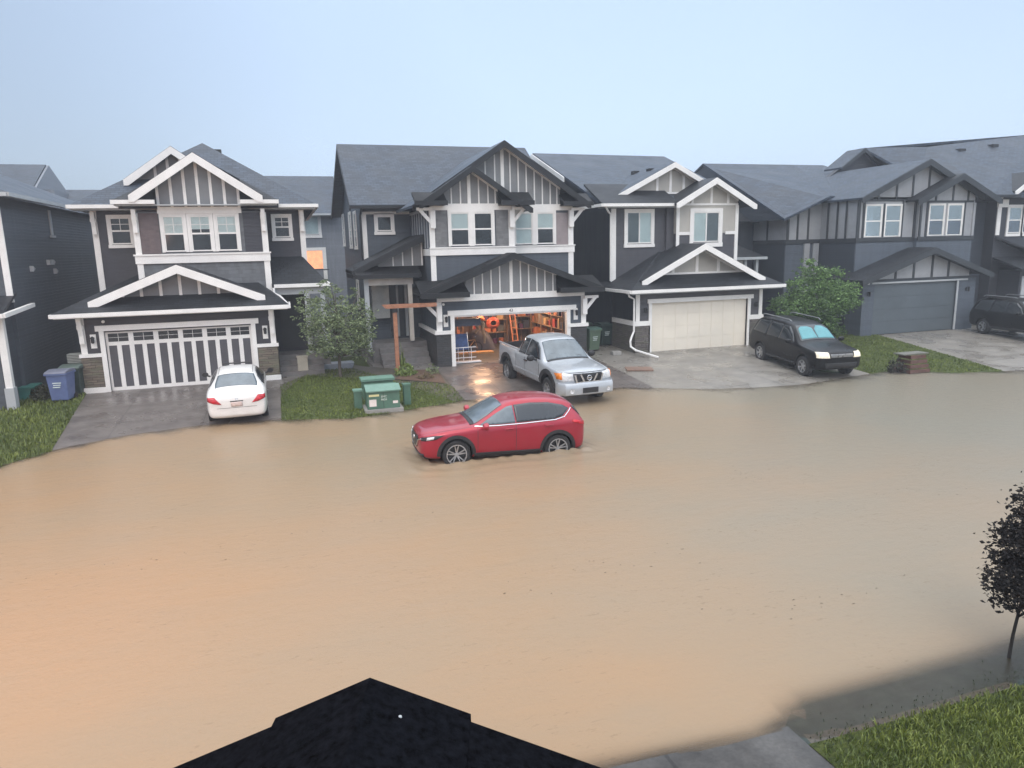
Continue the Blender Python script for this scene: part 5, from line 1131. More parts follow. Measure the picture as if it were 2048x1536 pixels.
for s in (-1, 1):
    panel('side_window', CG, H, bv, [(.82, 1.12), (.55, 1.42), (.25, 1.62), (-.15, 1.64), (-.2, 1.12)], 'side', side=s); panel('side_window', CG, H, bv, [(-.26, 1.12), (-.2, 1.64), (-1.0, 1.65), (-1.05, 1.13)], 'side', side=s)
    panel('side_window', CG, H, bv, [(-1.12, 1.13), (-1.08, 1.65), (-1.85, 1.62), (-2.05, 1.18)], 'side', side=s)
    for x in (1.48, -1.40): wheel(H, x, s*.82, .375, .24, s, 6, False, .62)
    mirror(H, .78, s*.92, 1.13, P_BLK, s, 1.05); flare(H, bv, 1.48, .38, .43, .49, .36, s, P_BLK); flare(H, bv, -1.40, .38, .43, .49, .36, s, P_BLK)
    panel('headlight', plain('headlamp with glow added', (.75, .70, .58), .15, var=.3, scale=12, emis=(1, .86, .62), es=.35), H, bv, [(s*.46, .80), (s*.50, .98), (s*.84, .98), (s*.86, .80)], 'front', off=.012)  # reflected street lamp light put into the lens as pale colour and faint emission
    panel('side_step', CHROME if False else BLK, H, bv, [(1.0, .36), (1.0, .44), (-.95, .44), (-.95, .36)], 'side', side=s, off=.03)
    MB().tube([(.15, s*.60, 1.79), (.0, s*.62, 1.85), (-1.7, s*.62, 1.86), (-1.85, s*.60, 1.80)], .02, 6).build('roof_rail', plain('grey rail', (.2, .21, .22), .4), H)
panel('windscreen', CG, H, bv, [(1.03, -.74), (1.03, .74), (.65, .67), (.34, .60), (.34, -.60), (.65, -.67)], 'top', off=.004)
SH = plain('turquoise sunshade', (.11, .30, .33), .6, var=.12, scale=4)
sh = panel('sunshade', SH, H, bv, [(.97, -.66), (.97, -.02), (.55, -.05), (.47, -.2), (.45, -.45), (.55, -.58)], 'top', off=.009)
panel('sunshade', SH, H, bv, [(.97, .0), (.97, .66), (.60, .60), (.45, .42), (.44, .18), (.62, .03)], 'top', off=.009)
panel('grille', plain('dull chrome grille', (.25, .25, .25), .3, metal=.6), H, bv, [(-.44, .82), (.44, .82), (.44, .93), (-.44, .93)], 'front', off=.014)
panel('bumper_intake', BLK, H, bv, [(-.6, .42), (.6, .42), (.62, .62), (-.62, .62)], 'front', off=.012)
place(H, 19.25, 23.0, g(19.3, 22.8)-.03, -pi/2+radians(-7), radians(2.2)); H.scale = (1.05, 1.02, 1.04)
Z_before = [c for c in children(H) if not c.name.startswith('sunshade')]
# dark vehicle at the right edge: same kind of body, no shade
D2 = root('car', (0, 0, 0), 'dark vehicle in shadow cut off by the right edge of the photo', 'car')
for c in children(H):
    if c.name.startswith('sunshade') or c.name.startswith('headlight'): continue
    copy_tree(c, D2)
for c in (0,): panel('headlight', LENS, D2, bv, [(.46, .80), (.50, .98), (.84, .98), (.86, .80)], 'front', off=.012)
place(D2, 33.0, 24.4, .32, -pi/2+radians(-9), 0)

# ================================================================ trees and plants
def leafmat(name, c1, c2, rough=.5):
    m = bpy.data.materials.new(name); n = nodes(m); ge = n.nodes.new('ShaderNodeNewGeometry')
    c = mixc(n, ge.outputs['Random Per Island'], c1, c2)
    d = n.nodes.new('ShaderNodeBsdfPrincipled'); lk(n, c, d.inputs['Base Color']); d.inputs['Roughness'].default_value = rough
    t = n.nodes.new('ShaderNodeBsdfTranslucent'); lk(n, c, t.inputs[0])
    mx = n.nodes.new('ShaderNodeMixShader'); mx.inputs[0].default_value = .25; lk(n, d.outputs[0], mx.inputs[1]); lk(n, t.outputs[0], mx.inputs[2])
    o = n.nodes.new('ShaderNodeOutputMaterial'); lk(n, mx.outputs[0], o.inputs[0]); return m
BARK = plain('grey bark', (.10, .085, .07), .8, var=.3, scale=12, bmp=.6); BARKD = plain('dark bark', (.015, .013, .012), .9, var=.3)
def leaf(vs, fs, p, sz, rnd, flat=.5):
    d = Vector((rnd.gauss(0, 1), rnd.gauss(0, 1), rnd.gauss(0, flat))).normalized(); u = d.cross(Vector((rnd.gauss(0, 1), rnd.gauss(0, 1), rnd.gauss(0, 1)))).normalized()
    b = len(vs); w = d.cross(u)*sz*.12
    vs += [p, p+d*sz*.5+u*sz*.28+w, p+d*sz, p+d*sz*.5-u*sz*.28+w]; fs.append((b, b+1, b+2, b+3))
def tree(name, base, height, trunk_h, blobs, nleaf, lsz, mat, bark, tr, label, seed=1, group=None, lean=0, limbs=14):
    rnd = random.Random(seed); r = root(name, base, label, 'tree', group); B = Vector(base)
    m = MB(); top = B+Vector((lean, 0, height*.9))
    pts = [B+(top-B)*(k/8)+Vector((rnd.uniform(-1, 1), rnd.uniform(-1, 1), 0))*tr*.5*(k > 0) for k in range(9)]
    m.tube(pts, [tr*(1-.1*k) for k in range(9)], 8); tips = []
    for c, rad in blobs:
        c = B+Vector(c)
        for q in range(max(1, limbs//len(blobs))):
            z0 = B.z+trunk_h+rnd.random()*max(.1, (c.z-B.z-trunk_h)*.8); s0 = B+(top-B)*((z0-B.z)/(height*.9))
            e_ = c+Vector((rnd.gauss(0, .45)*rad[0], rnd.gauss(0, .45)*rad[1], rnd.gauss(0, .4)*rad[2])); mid = s0.lerp(e_, .5)+Vector((0, 0, -.05))
            m.tube([s0, mid, e_], [tr*.4, tr*.25, tr*.08], 5); tips.append((s0, mid, e_))
    m.build('trunk', bark, r, smooth=True)
    vs = []; fs = []; tot = sum(b[1][0]*b[1][1]*b[1][2] for b in blobs)**1.0
    for c, rad in blobs:
        c = B+Vector(c); nb = int(nleaf*rad[0]*rad[1]*rad[2]/tot); ncl = max(6, nb//16)
        for q in range(ncl):
            while True:
                p = Vector((rnd.uniform(-1, 1), rnd.uniform(-1, 1), rnd.uniform(-1, 1)))
                if p.length < 1 and p.length > rnd.random()**.5*.85: break
            cc = c+Vector((p.x*rad[0], p.y*rad[1], p.z*rad[2])); cr = rnd.uniform(.06, .18)*(rad[0]*.5+(.4 if rad[0] > .6 else .25))
            for k in range(16):
                leaf(vs, fs, cc+Vector((rnd.gauss(0, cr), rnd.gauss(0, cr), rnd.gauss(0, cr*.6))), lsz*rnd.uniform(.6, 1.3), rnd)
    m = MB(); m.v = [tuple(v) for v in vs]; m.f = fs; m.m = [0]*len(fs); m.build('crown', mat, r)
    return r
LF1 = leafmat('olive leaves', (.06, .09, .035), (.33, .40, .21)); LF2 = leafmat('green leaves', (.035, .08, .025), (.21, .34, .11)); LF3 = leafmat('dark purple leaves', (.006, .005, .005), (.018, .014, .013), .8)
tree('leafy_tree', (1.72, 27.0, .35), 3.5, .75, [((.1, 0, 1.55), (1.2, 1.0, .85)), ((-.6, 0, 1.1), (.6, .5, .4)), ((.7, 0, 1.0), (.6, .5, .4)), ((-.45, 0, 2.35), (.8, .8, .7)), ((.55, .2, 2.2), (.85, .8, .6)), ((-.1, 0, 3.0), (.45, .45, .5)), ((-1.0, 0, 2.5), (.5, .5, .8)), ((-.3, 0, 3.25), (.3, .3, .5)), ((.7, 0, 2.9), (.35, .4, .45)), ((1.1, 0, 1.9), (.4, .4, .5)), ((.2, 0, 1.25), (.7, .6, .35))], 9000, .10, LF1, BARK, .07,
     'olive green tree on the lawn behind the green utility boxes', 3, limbs=28)
tree('leafy_tree', (23.4, 27.2, .4), 3.9, .6, [((0, 0, 1.9), (1.3, 1.2, 1.0)), ((-1.4, 0, 1.6), (.9, .9, .55)), ((1.3, 0, 1.9), (1.0, .9, .7)), ((-.4, 0, 3.2), (.55, .6, .65)), ((-1.0, 0, 2.5), (.5, .5, .5)), ((.7, 0, 2.8), (.7, .7, .6)), ((1.9, 0, 2.3), (.5, .5, .45)), ((0, 0, 1.0), (1.2, .9, .5))], 15000, .13, LF2, BARK, .07,
     'bushy green tree behind the black vehicle with the sunshade', 5, limbs=28)
tree('street_tree', (7.98, 5.62, -.02), 2.75, .5, [((.12, 0, .95), (.42, .4, .36)), ((.28, 0, 1.35), (.5, .45, .4)), ((.42, .0, 1.75), (.42, .4, .4)), ((.5, 0, 2.15), (.28, .3, .32)), ((-.12, 0, 1.1), (.25, .25, .2)), ((-.02, 0, 1.45), (.2, .2, .2)), ((.62, 0, .95), (.3, .3, .22))], 11000, .06, LF3, BARKD, .022,
     'small dark leaved tree at the right edge beside the flood water', 8, lean=.3, limbs=30)
LF4 = leafmat('yellow green leaves', (.10, .15, .03), (.30, .38, .12))
def shrub(name, base, rad, n, sz, mat, label, seed, blade=False):
    rnd = random.Random(seed); vs = []; fs = []; B = Vector(base)
    for k in range(n):
        A = rnd.uniform(0, 2*pi); q = rnd.random()**.5; p = B+Vector((cos(A)*q*rad[0]*.9, sin(A)*q*rad[1]*.9, rnd.random()*rad[2]*(1-q*q*.7)))
        if blade:
            s0 = B+Vector((cos(A)*q*rad[0]*.3, sin(A)*q*rad[1]*.3, 0)); b = len(vs); d = (p-s0)*1.2; u = Vector((-sin(A), cos(A), 0))*sz*.25; t_ = s0+d*.6+Vector((0, 0, rad[2]*.3))
            vs += [s0-u, s0+u, t_+u, t_-u, s0+d]; fs += [(b, b+1, b+2, b+3), (b+3, b+2, b+4)]
        else: leaf(vs, fs, p, sz*rnd.uniform(.6, 1.3), rnd, 1)
    m = MB(); m.v = [tuple(v) for v in vs]; m.f = fs; m.m = [0]*len(fs)
    return m.build(name, mat, None, label=label, cat='plant')
shrub('garden_plant', (4.12, 26.6, .28), (.42, .35, .5), 260, .16, LF4, 'yellow green plant at the foot of the cedar post', 1)
shrub('garden_plant', (4.1, 27.2, .3), (.16, .16, 1.1), 40, .07, LF4, 'tall thin grass plume beside the cedar post', 2, True)
shrub('garden_plant', (4.75, 25.9, .22), (.4, .3, .28), 160, .1, leafmat('rusty leaves', (.10, .07, .03), (.2, .15, .07)), 'low rusty plant in the bark mulch bed', 3)
shrub('garden_plant', (5.15, 26.6, .25), (.3, .4, .4), 170, .1, LF1, 'low olive plant in the bed beside the black stone pier', 4)
shrub('garden_plant', (24.9, 28.6, .4), (2.0, .8, .7), 1500, .13, LF2, 'low hedge of green plants beneath the bushy green tree', 5)
shrub('garden_plant', (.6, 28.4, .35), (.25, .25, .4), 120, .09, LF1, 'small plant beside the concrete entry steps', 6)
shrub('garden_plant', (-7.9, 27.0, .3), (.55, .45, .55), 1100, .12, leafmat('dark weed leaves', (.02, .03, .012), (.06, .07, .03)), 'dark weeds behind the blue recycling cart', 9)  # dark green leaf colour for these weeds

# ================================================================ things in the yards
def cart(loc, rz, col, lidcol, label, group='wheeled waste carts', s=1.0, txt=True, cat='waste cart'):
    r = root('waste_cart', (0, 0, 0), label, cat, group); m = MB(); b = .26; t_ = .31
    vs = [(-b, -b*1.05, .08), (b, -b*1.05, .08), (b, b*1.05, .08), (-b, b*1.05, .08), (-t_, -t_*1.15, .95), (t_, -t_*1.15, .95), (t_, t_*1.15, .95), (-t_, t_*1.15, .95)]
    m.add(vs, [(0, 3, 2, 1), (4, 5, 6, 7), (0, 1, 5, 4), (1, 2, 6, 5), (2, 3, 7, 6), (3, 0, 4, 7)]); m.build('body', col, r, bevel=.03)
    m = MB(); m.box(-.34, .34, -.40, .38, .93, .99); m.build('rim_lip', col, r, bevel=.01)
    m = MB(); m.prism([(-.33, -.42, .992), (-.33, .40, .992), (-.33, .36, 1.06), (-.33, 0, 1.10), (-.33, -.36, 1.05)], (.66, 0, 0)); m.build('lid', lidcol, r, bevel=.02)
    for x in (-.27, .27):
        q = MB(); q.lathe([(0, -.03), (.12, -.03), (.12, .03), (0, .03)], (x, .28, .12), 'x', 16); q.build('wheel', RUBBER, r)
    if txt:
        m = MB()
        for k in range(3): m.box(-.13+.02*(k % 2), .13-.02*k, -.345+.0*k, -.338, .66-.07*k, .69-.07*k)
        m.build('label_print', plain('faded print', (.6, .68, .66), .6), r)
    r.location = loc; r.rotation_euler = (0, 0, rz); return r
GRN = plain('green plastic', (.075, .14, .115), .5, var=.15); GRND = plain('dark green plastic', (.035, .06, .055), .5, var=.2); BLU = plain('blue plastic', (.11, .15, .30), .5, var=.12); BLKP = plain('black plastic cart', (.03, .032, .035), .5, var=.2)
cart((12.75, 28.75, .38), radians(12), plain('green cart body', (.11, .16, .11), .5, var=.15), GRN, 'green waste cart standing right of the open garage behind the silver pickup')
cart((14.25-.3, 30.2-.2, .4), radians(5), GRND, GRND, 'dark green waste cart in the shade between the two right hand garages')
cart((13.15, 30.6, .4), radians(5), BLKP, GRND, 'black waste cart half hidden behind the dark green cart', txt=False)
cart((-7.32, 26.55, .31), radians(-8), BLU, plain('blue lid', (.16, .17, .22), .5), 'blue recycling cart left of the brown stone pier')
cart((-7.15, 27.45, .33), radians(-8), GRND, plain('grey green lid', (.12, .16, .14), .5), 'dark green waste cart directly behind the blue recycling cart', txt=False)
# utility cabinets
UG = plain('utility green paint', (.075, .155, .11), .5, var=.15, scale=3); UGT = plain('utility green lid', (.13, .24, .185), .45, var=.1, scale=3); ST = plain('sticker', (.75, .66, .62), .6, var=.08)
zc = .04
H = root('utility_cabinet', (2.65, 22.3, zc), 'large green transformer cabinet with white and red stickers on the lawn', 'utility box')
bx('plinth', CONC, H, (2.02, 3.32, 21.82, 22.9, -.05, .12))
m = MB(); m.prism([(2.12, 21.95, .12), (2.12, 21.95, .72), (2.12, 22.35, .86), (2.12, 22.8, .86), (2.12, 22.8, .12)], (1.1, 0, 0)); m.build('body', UG, H, bevel=.015)
m = MB(); m.prism([(2.08, 21.88, .72), (2.08, 21.88, .76), (2.08, 22.34, .91), (2.08, 22.38, .865), (2.08, 22.34, .865)], (1.18, 0, 0)); m.build('lid', UGT, H)
bx('door_gap', BLK, H, (2.66, 2.67, 21.943, 21.949, .14, .7))
bx('sticker', ST, H, (2.18, 2.42, 21.942, 21.949, .22, .46)); bx('sticker', plain('yellow sticker', (.68, .62, .32), .6), H, (2.18, 2.52, 21.942, 21.949, .56, .63)); bx('sticker', ST, H, (2.98, 3.15, 21.942, 21.949, .28, .37))
text(H, 'EMC', 2.68, 21.94, .54, .10, plain('pale print', (.6, .68, .6), .6)); text(H, '8626', 2.68, 21.94, .44, .10, plain('pale print', (.6, .68, .6), .6))
H = root('utility_cabinet', (1.98, 22.6, zc), 'narrow green pedestal left of the large transformer cabinet', 'utility box', 'green pedestals')
bx('body', UG, H, (1.80, 2.06, 22.5, 22.8, 0, .66), bevel=.012); bx('lid', UGT, H, (1.77, 2.09, 22.46, 22.84, .661, .72)); bx('plinth', CONC, H, (1.76, 2.1, 22.44, 22.86, -.05, .04))
H = root('utility_cabinet', (3.5, 22.5, zc), 'narrow green pedestal right of the large transformer cabinet', 'utility box', 'green pedestals')
bx('body', UG, H, (3.38, 3.62, 22.5, 22.76, 0, .74), bevel=.012); bx('lid', UG, H, (3.36, 3.64, 22.47, 22.79, .741, .80))
H = root('utility_cabinet', (2.7, 23.7, .05), 'wide green cabinet standing behind the large transformer cabinet', 'utility box')
bx('body', UG, H, (2.15, 3.25, 23.5, 24.1, .05, .80), bevel=.015); bx('lid', UGT, H, (2.1, 3.3, 23.44, 24.15, .801, .88))
for o in S.objects:
    if o.name.startswith('utility_cabinet'): o.scale = (.92, .92, .92)
# cedar arbour post
H = root('arbour', (3.9, 27.1, .3), 'orange brown cedar post carrying a long cross beam towards the garage', 'arbour')
bx('post', WOOD, H, (3.82, 3.97, 27.0, 27.15, .2, 2.86), bevel=.01)
m = MB(); m.prism([(3.42, 26.96, 2.98), (5.5, 26.96, 2.98), (5.5, 26.96, 2.84), (3.55, 26.96, 2.84)], (0, -.04, 0)); m.build('beam', WOOD, H)
m = MB(); m.prism([(3.42, 27.2, 2.98), (5.5, 27.2, 2.98), (5.5, 27.2, 2.84), (3.55, 27.2, 2.84)], (0, -.04, 0)); m.build('beam', WOOD, H)
bx('bracket', BLK, H, (3.80, 3.99, 26.95, 26.999, 2.68, 2.84))
# board and block on the drive
m = MB(); m.slab([(12.35, 24.4, .24), (13.3, 24.05, .23), (13.5, 24.6, .26), (12.55, 25.0, .27)], .05); m.build('board', plain('wet brown board', (.19, .12, .09), .5, var=.2, scale=6), None, label='flat brown wooden board lying on the pale driveway', cat='board')
m = MB(); m.box(13.1, 13.5, 27.2, 27.5, .36, .54); o = m.build('concrete_block', CONC, None, bevel=.02, label='small concrete block on the ground left of the white downspout', cat='block')
# timber planter on right lawn
H = root('planter', (22.6, 20.9, .05), 'reddish brown slatted timber planter on the right hand lawn by the water', 'planter')
RW = plain('red brown timber', (.10, .05, .04), .6, var=.3, scale=5)
for k in range(4):
    z = .02+.17*k; i = .06*k
    bx('slat', RW, H, (22.05+i, 22.95-i*.3, 20.35+i, 20.41+i, z, z+.13)); bx('slat', RW, H, (22.0+i, 22.049+i, 20.35+i, 21.1, z, z+.13))
bx('seat_board', plain('weathered board', (.14, .14, .12), .6), H, (21.9, 23.1, 20.6, 21.1, .68, .72))
shrub('garden_plant', (21.75, 20.75, .03), (.35, .35, .6), 300, .1, leafmat('black shrub leaves', (.012, .012, .012), (.04, .035, .03)), 'near black shrub left of the slatted timber planter', 11)
# stack of white slats on the carts, teal tub, left wall boxes
m = MB()
for k in range(7): m.box(-7.42, -6.98, 27.9, 28.3, 1.35+.055*k, 1.375+.055*k)
m.box(-7.38, -7.02, 27.95, 28.25, .35, 1.34); m.build('louvre_unit', plain('white louvres', (.5, .53, .5), .5), None, label='white louvred unit standing behind the carts left of the stone pier', cat='vent')
m = MB(); m.prism([(-10.4, 27.0, .3), (-8.5, 27.0, .3), (-8.35, 27.0, .75), (-10.6, 27.0, .75)], (0, .8, 0)); m.box(-10.7, -8.25, 26.95, 27.85, .75, .80); m.build('tub', plain('teal plastic', (.03, .17, .14), .5, var=.15), None, label='teal plastic tub at the foot of the slate house', cat='tub')
# white picnic bench tops behind the tree and small tray
m = MB(); m.box(.2, .62, 28.0, 28.3, 1.05, 1.09); m.box(.22, .6, 28.02, 28.28, .4, 1.049); m.build('planter_box', plain('cream planter', (.45, .42, .35), .5), None, label='small cream topped box between the entry steps and the olive tree', cat='box')
m = MB(); m.prism([(.95, 28.6, .4), (2.3, 28.6, .4), (2.4, 28.6, .62), (.9, 28.6, .62)], (0, .7, 0)); m.build('paddling_pool', plain('grey blue vinyl', (.22, .25, .29), .4, var=.15), None, label='grey blue tray of water on the grass behind the olive tree', cat='tray')
for x0, y0_, lab in ((21.4, 29.2, 'thin pale rail left of the bushy tree'), (25.4, 29.0, 'thin pale rail right of the bushy tree by the grey garage')):
    m = MB(); m.box(x0, x0+1.5, y0_, y0_+.06, 1.2, 1.25); m.box(x0, x0+1.5, y0_, y0_+.06, .85, .9); m.box(x0, x0+.06, y0_, y0_+.06, .35, 1.2); m.box(x0+1.44, x0+1.5, y0_, y0_+.06, .35, 1.2); m.build('hand_rail', TRIMG, None, label=lab, cat='rail')

# ================================================================ workshop contents
SB = [plain('box %d' % i, c, .6, var=.2, scale=4) for i, c in enumerate([(.45, .16, .07), (.5, .32, .16), (.12, .05, .12), (.06, .07, .10), (.35, .06, .05), (.3, .25, .2), (.55, .2, .1), (.10, .10, .09), (.25, .14, .08)])]
rnd = random.Random(21)
def shelving(x0, x1, y, zs, label, depth=.5, z0=.385):
    r = root('shelf_unit', ((x0+x1)/2, y, z0), label, 'shelf')
    for z in zs: bx('shelf', SHELF, r, (x0, x1, y-depth, y, z, z+.03))
    for x in (x0-.05, x1+.001):
        for yy in (y-depth, y-.05): bx('upright', SHELF, r, (x, x+.049, yy, yy+.05, z0, zs[-1]+.3))
    return r
shelving(8.35, 10.0, 33.0, (1.0, 1.6, 2.2), 'tall timber shelf unit at the back of the open garage')
shelving(10.35, 11.6, 33.0, (1.1, 1.7, 2.3), 'timber shelf unit at the back right corner of the open garage')
KN = ['brown', 'tan', 'purple', 'navy', 'red', 'grey', 'orange', 'black', 'russet']
for sx0, sx1, zs, nm in ((8.38, 9.98, (1.03, 1.63, 2.23), 'tall shelf unit'), (10.38, 11.58, (1.13, 1.73, 2.33), 'right corner shelf unit')):
    for lv, z in enumerate(zs):
        x = sx0
        while x < sx1-.18:
            w_ = rnd.uniform(.14, .38); h_ = rnd.uniform(.15, .46); w_ = min(w_, sx1-x); ci = rnd.randrange(9); d_ = rnd.uniform(.25, .42)
            m = MB(); m.box(x, x+w_-.02, 32.95-d_, 32.95, z+.001, z+h_); m.box(x-.005, x+w_-.015, 32.94-d_, 32.955, z+h_, z+h_+.025)
            m.build('storage_box', SB[ci], None, bevel=.01, label='%s box on the %s of the %s in the garage' % (KN[ci], ['lower board', 'middle board', 'top board'][lv], nm), cat='box', group='boxes on the garage shelves')
            x += w_+rnd.uniform(.0, .08)
r = root('wall_rack', (6.9, 33, 1.5), 'timber wall rack of hanging tools at the back left of the garage', 'rack')
bx('board', SHELF, r, (5.9, 8.1, 32.98, 33.02, 2.2, 2.3)); bx('board', SHELF, r, (5.9, 8.1, 32.98, 33.02, 1.45, 1.55))
for k in range(9):
    x = 6.0+k*.24+rnd.uniform(-.04, .04); l = rnd.uniform(.6, 1.5); m = MB(); m.bar((x, 32.93, 2.35), (x+rnd.uniform(-.05, .05), 32.93, 2.35-l), .035)
    m.box(x-.07, x+.07, 32.90, 32.96, 2.35-l-.25, 2.35-l); m.build('long_handled_tool', SB[rnd.randrange(9)], None, label='long handled tool hanging from the rack at the back left of the garage', cat='tool', group='tools hanging in the garage')
m = MB(); m.box(6.3, 7.5, 27.95, 28.2, 1.9, 2.2); m.build('hanging_case', plain('navy case', (.05, .06, .09), .6), None, label='long navy case hung high at the left of the garage opening', cat='case')
r = root('shelf_unit', (11.4, 30.4, .385), 'long timber shelf unit along the right wall of the open garage', 'shelf')
for z in (.9, 1.45, 2.0, 2.55): bx('shelf', SHELF, r, (11.2, 11.7, 28.3, 32.4, z, z+.03))
for y in (28.25, 29.6, 31.0, 32.4): bx('upright', SHELF, r, (11.2, 11.25, y, y+.05, .385, 2.8))
for lv, z in enumerate((.931, 1.481, 2.031, 2.581)):
    y = 28.32
    while y < 32.2:
        w_ = rnd.uniform(.15, .42); h_ = rnd.uniform(.14, .46 if lv < 3 else .3); ci = rnd.randrange(9)
        m = MB(); m.box(11.22+rnd.uniform(0, .1), 11.66, y, y+w_-.03, z, z+h_); m.build('storage_box', SB[ci], None, bevel=.01, label='%s box on the %s board of the right wall shelf unit in the garage' % (KN[ci], ['lowest', 'second', 'third', 'top'][lv]), cat='box', group='boxes on the garage shelves')
        y += w_+rnd.uniform(0, .12)
for k in range(7):
    x = 6.2+k*.33; h_ = rnd.uniform(.3, .8); w_ = rnd.uniform(.2, .32); ci = rnd.randrange(9)
    m = MB(); m.box(x, x+w_, 32.4, 32.9, .386, .386+h_); m.box(x-.01, x+w_+.01, 32.39, 32.91, .386+h_, .41+h_); m.build('crate', SB[ci], None, bevel=.01, label='%s crate in the row on the floor under the tool rack' % KN[ci], cat='crate', group='crates on the garage floor')
for k in range(5):
    x = 8.5+k*.32; ci = rnd.randrange(9); m = MB(); m.lathe([(0, 0), (.11, 0), (.12, .3), (.125, .3), (.125, .33), (0, .33)], (x, 32.7, .386), n=14)
    m.build('bucket', SB[ci], None, label='%s bucket on the floor below the tall shelf unit in the garage' % KN[ci], cat='bucket', group='buckets on the garage floor')
H = root('step_ladder', (10.2, 31.9, .384), 'orange step ladder leaning between the two back shelf units', 'ladder')
for x in (10.05, 10.3):
    m = MB(); m.bar((x, 31.6, .39), (x, 32.3, 2.4), .05); m.build('rail', SB[6], H)
for k in range(6): bx('step', SB[6], H, (10.06, 10.29, 31.68+k*.11, 31.76+k*.11, .65+k*.3, .68+k*.3))
H = root('chair', (6.75, 28.4, .384), 'folded blue camp chair leaning behind the white rail in the garage', 'chair')
m = MB(); m.prism([(6.42, 28.25, .9), (7.05, 28.25, .9), (6.98, 28.35, 1.55), (6.46, 28.35, 1.55)], (0, .06, 0)); m.build('backrest', plain('blue canvas', (.05, .09, .22), .7, var=.4, scale=7), H)
m = MB(); m.tube([(6.4, 28.2, .4), (6.45, 28.35, 1.6)], .015, 6); m.build('leg', CHROME, H); m = MB(); m.tube([(7.05, 28.2, .4), (7.0, 28.35, 1.6)], .015, 6); m.build('leg', CHROME, H)
m = MB()
for z in (.62, .86, 1.04): m.tube([(6.35, 27.9, z), (7.25, 27.9, z)], .018, 6)
for x in (6.5, 6.72, 7.05): m.tube([(x, 27.9, .5), (x, 27.9, 1.04)], .014, 6)
m.box(6.35, 7.45, 27.85, 28.15, .41, .46); m.build('trolley', plain('white tube', (.7, .7, .72), .4), None, label='low trolley with white tubular rails at the left of the garage opening', cat='trolley')
H = root('bicycle', (7.6, 30.6, .384), 'small child bicycle standing in the left half of the garage', 'bicycle')
for x in (7.25, 8.0):
    m = MB(); N = 24; m.tube([(x+.24*cos(2*pi*k/N), 30.6, .63+.24*sin(2*pi*k/N)) for k in range(N+1)], .025, 6); w0 = m.build('wheel', RUBBER, H)
    m = MB(); [m.tube([(x, 30.6, .63), (x+.23*cos(a_), 30.6, .63+.23*sin(a_))], .004, 4) for a_ in [2*pi*k/12 for k in range(12)]]; m.build('spokes', CHROME, w0)
m = MB(); m.tube([(7.25, 30.6, .63), (7.55, 30.6, .95), (7.92, 30.6, .98), (8.0, 30.6, .63)], .018, 6); m.tube([(7.55, 30.6, .95), (7.62, 30.6, .62), (7.25, 30.6, .63)], .018, 6); m.tube([(7.62, 30.6, .62), (7.92, 30.6, .98)], .018, 6); m.build('frame', SB[1], H)
m = MB(); m.tube([(7.9, 30.6, .98), (7.88, 30.6, 1.1)], .014, 6); m.tube([(7.88, 30.38, 1.14), (7.88, 30.6, 1.1), (7.88, 30.82, 1.14)], .014, 6); m.build('handlebar', CHROME, H); bx('saddle', BLK, H, (7.4, 7.62, 30.54, 30.66, .98, 1.02))
H = root('tarpaulin', (8.3, 31.4, .384), 'grey violet tarpaulin draped over a bulky load in the garage', 'tarpaulin')
m = MB(); vs = []; n1, n2 = 14, 12
for j in range(n2+1):
    for i in range(n1+1):
        u, v = i/n1*2-1, j/n2*2-1; hh = max(0, 1-abs(u)**3)*max(0, 1-abs(v)**3); vs.append((8.3+u*.7, 31.4+v*.6, .39+.95*hh**.8+.04*sin(i*1.9+j*1.3)))
fs = [(j*(n1+1)+i, j*(n1+1)+i+1, (j+1)*(n1+1)+i+1, (j+1)*(n1+1)+i) for j in range(n2) for i in range(n1)]
m.add(vs, fs); m.build('cloth', plain('violet grey tarp', (.07, .065, .08), .6, var=.3), H, smooth=True)
H = root('coat', (8.15, 30.6, 1.0), 'bright orange hood and grey coat hung in the middle left of the garage', 'coat')
m = MB(); m.lathe([(.0, .18), (.13, .13), (.19, 0), (.17, -.08), (.1, -.1)], (8.1, 30.5, 2.0), n=14)
for i, v in enumerate(m.v): m.v[i] = (8.1+(v[0]-8.1)*1.5, v[1], v[2]-(v[0]-8.1)*.7)
m.build('hood', plain('orange fabric', (.55, .15, .06), .6, var=.3), H, smooth=True)
m = MB(); m.tube([(8.05, 30.6, 1.9), (7.98, 30.55, 1.7), (8.06, 30.5, 1.45), (7.93, 30.5, 1.28)], [.1, .1, .07, .04], 8); m.tube([(8.15, 30.6, 1.9), (8.3, 30.55, 1.65), (8.25, 30.5, 1.45), (8.36, 30.5, 1.1), (8.33, 30.5, .8)], [.1, .1, .08, .06, .05], 8)
m.tube([(8.0, 30.6, 2.5), (8.08, 30.6, 2.0)], .012, 5); m.build('sleeves', plain('khaki fabric', (.26, .23, .18), .7, var=.3, scale=9), H, smooth=True)
H = root('cord_reel', (8.9, 31.2, 1.5), 'coil of bright orange extension cord hanging in the middle of the garage', 'cord')
m = MB(); N = 20
for q in range(5):
    rr_ = .30-.035*q; m.tube([(8.95+rr_*cos(2*pi*k/N), 31.2-.03*q, 1.62+rr_*.85*sin(2*pi*k/N)) for k in range(N+1)], .022, 6)
m.tube([(8.95, 31.2, 1.85), (8.95, 31.2, 3.0)], .008, 5); m.build('coil', plain('orange cord', (.45, .09, .05), .5, var=.1), H, smooth=True)
m = MB(); m.box(7.0, 8.6, 29.9, 30.4, .385, .50); m.build('timber_ramp', plain('raw plank', (.55, .3, .12), .6, var=.2), None, label='low raw timber plank on the garage floor beside the bicycle', cat='plank')
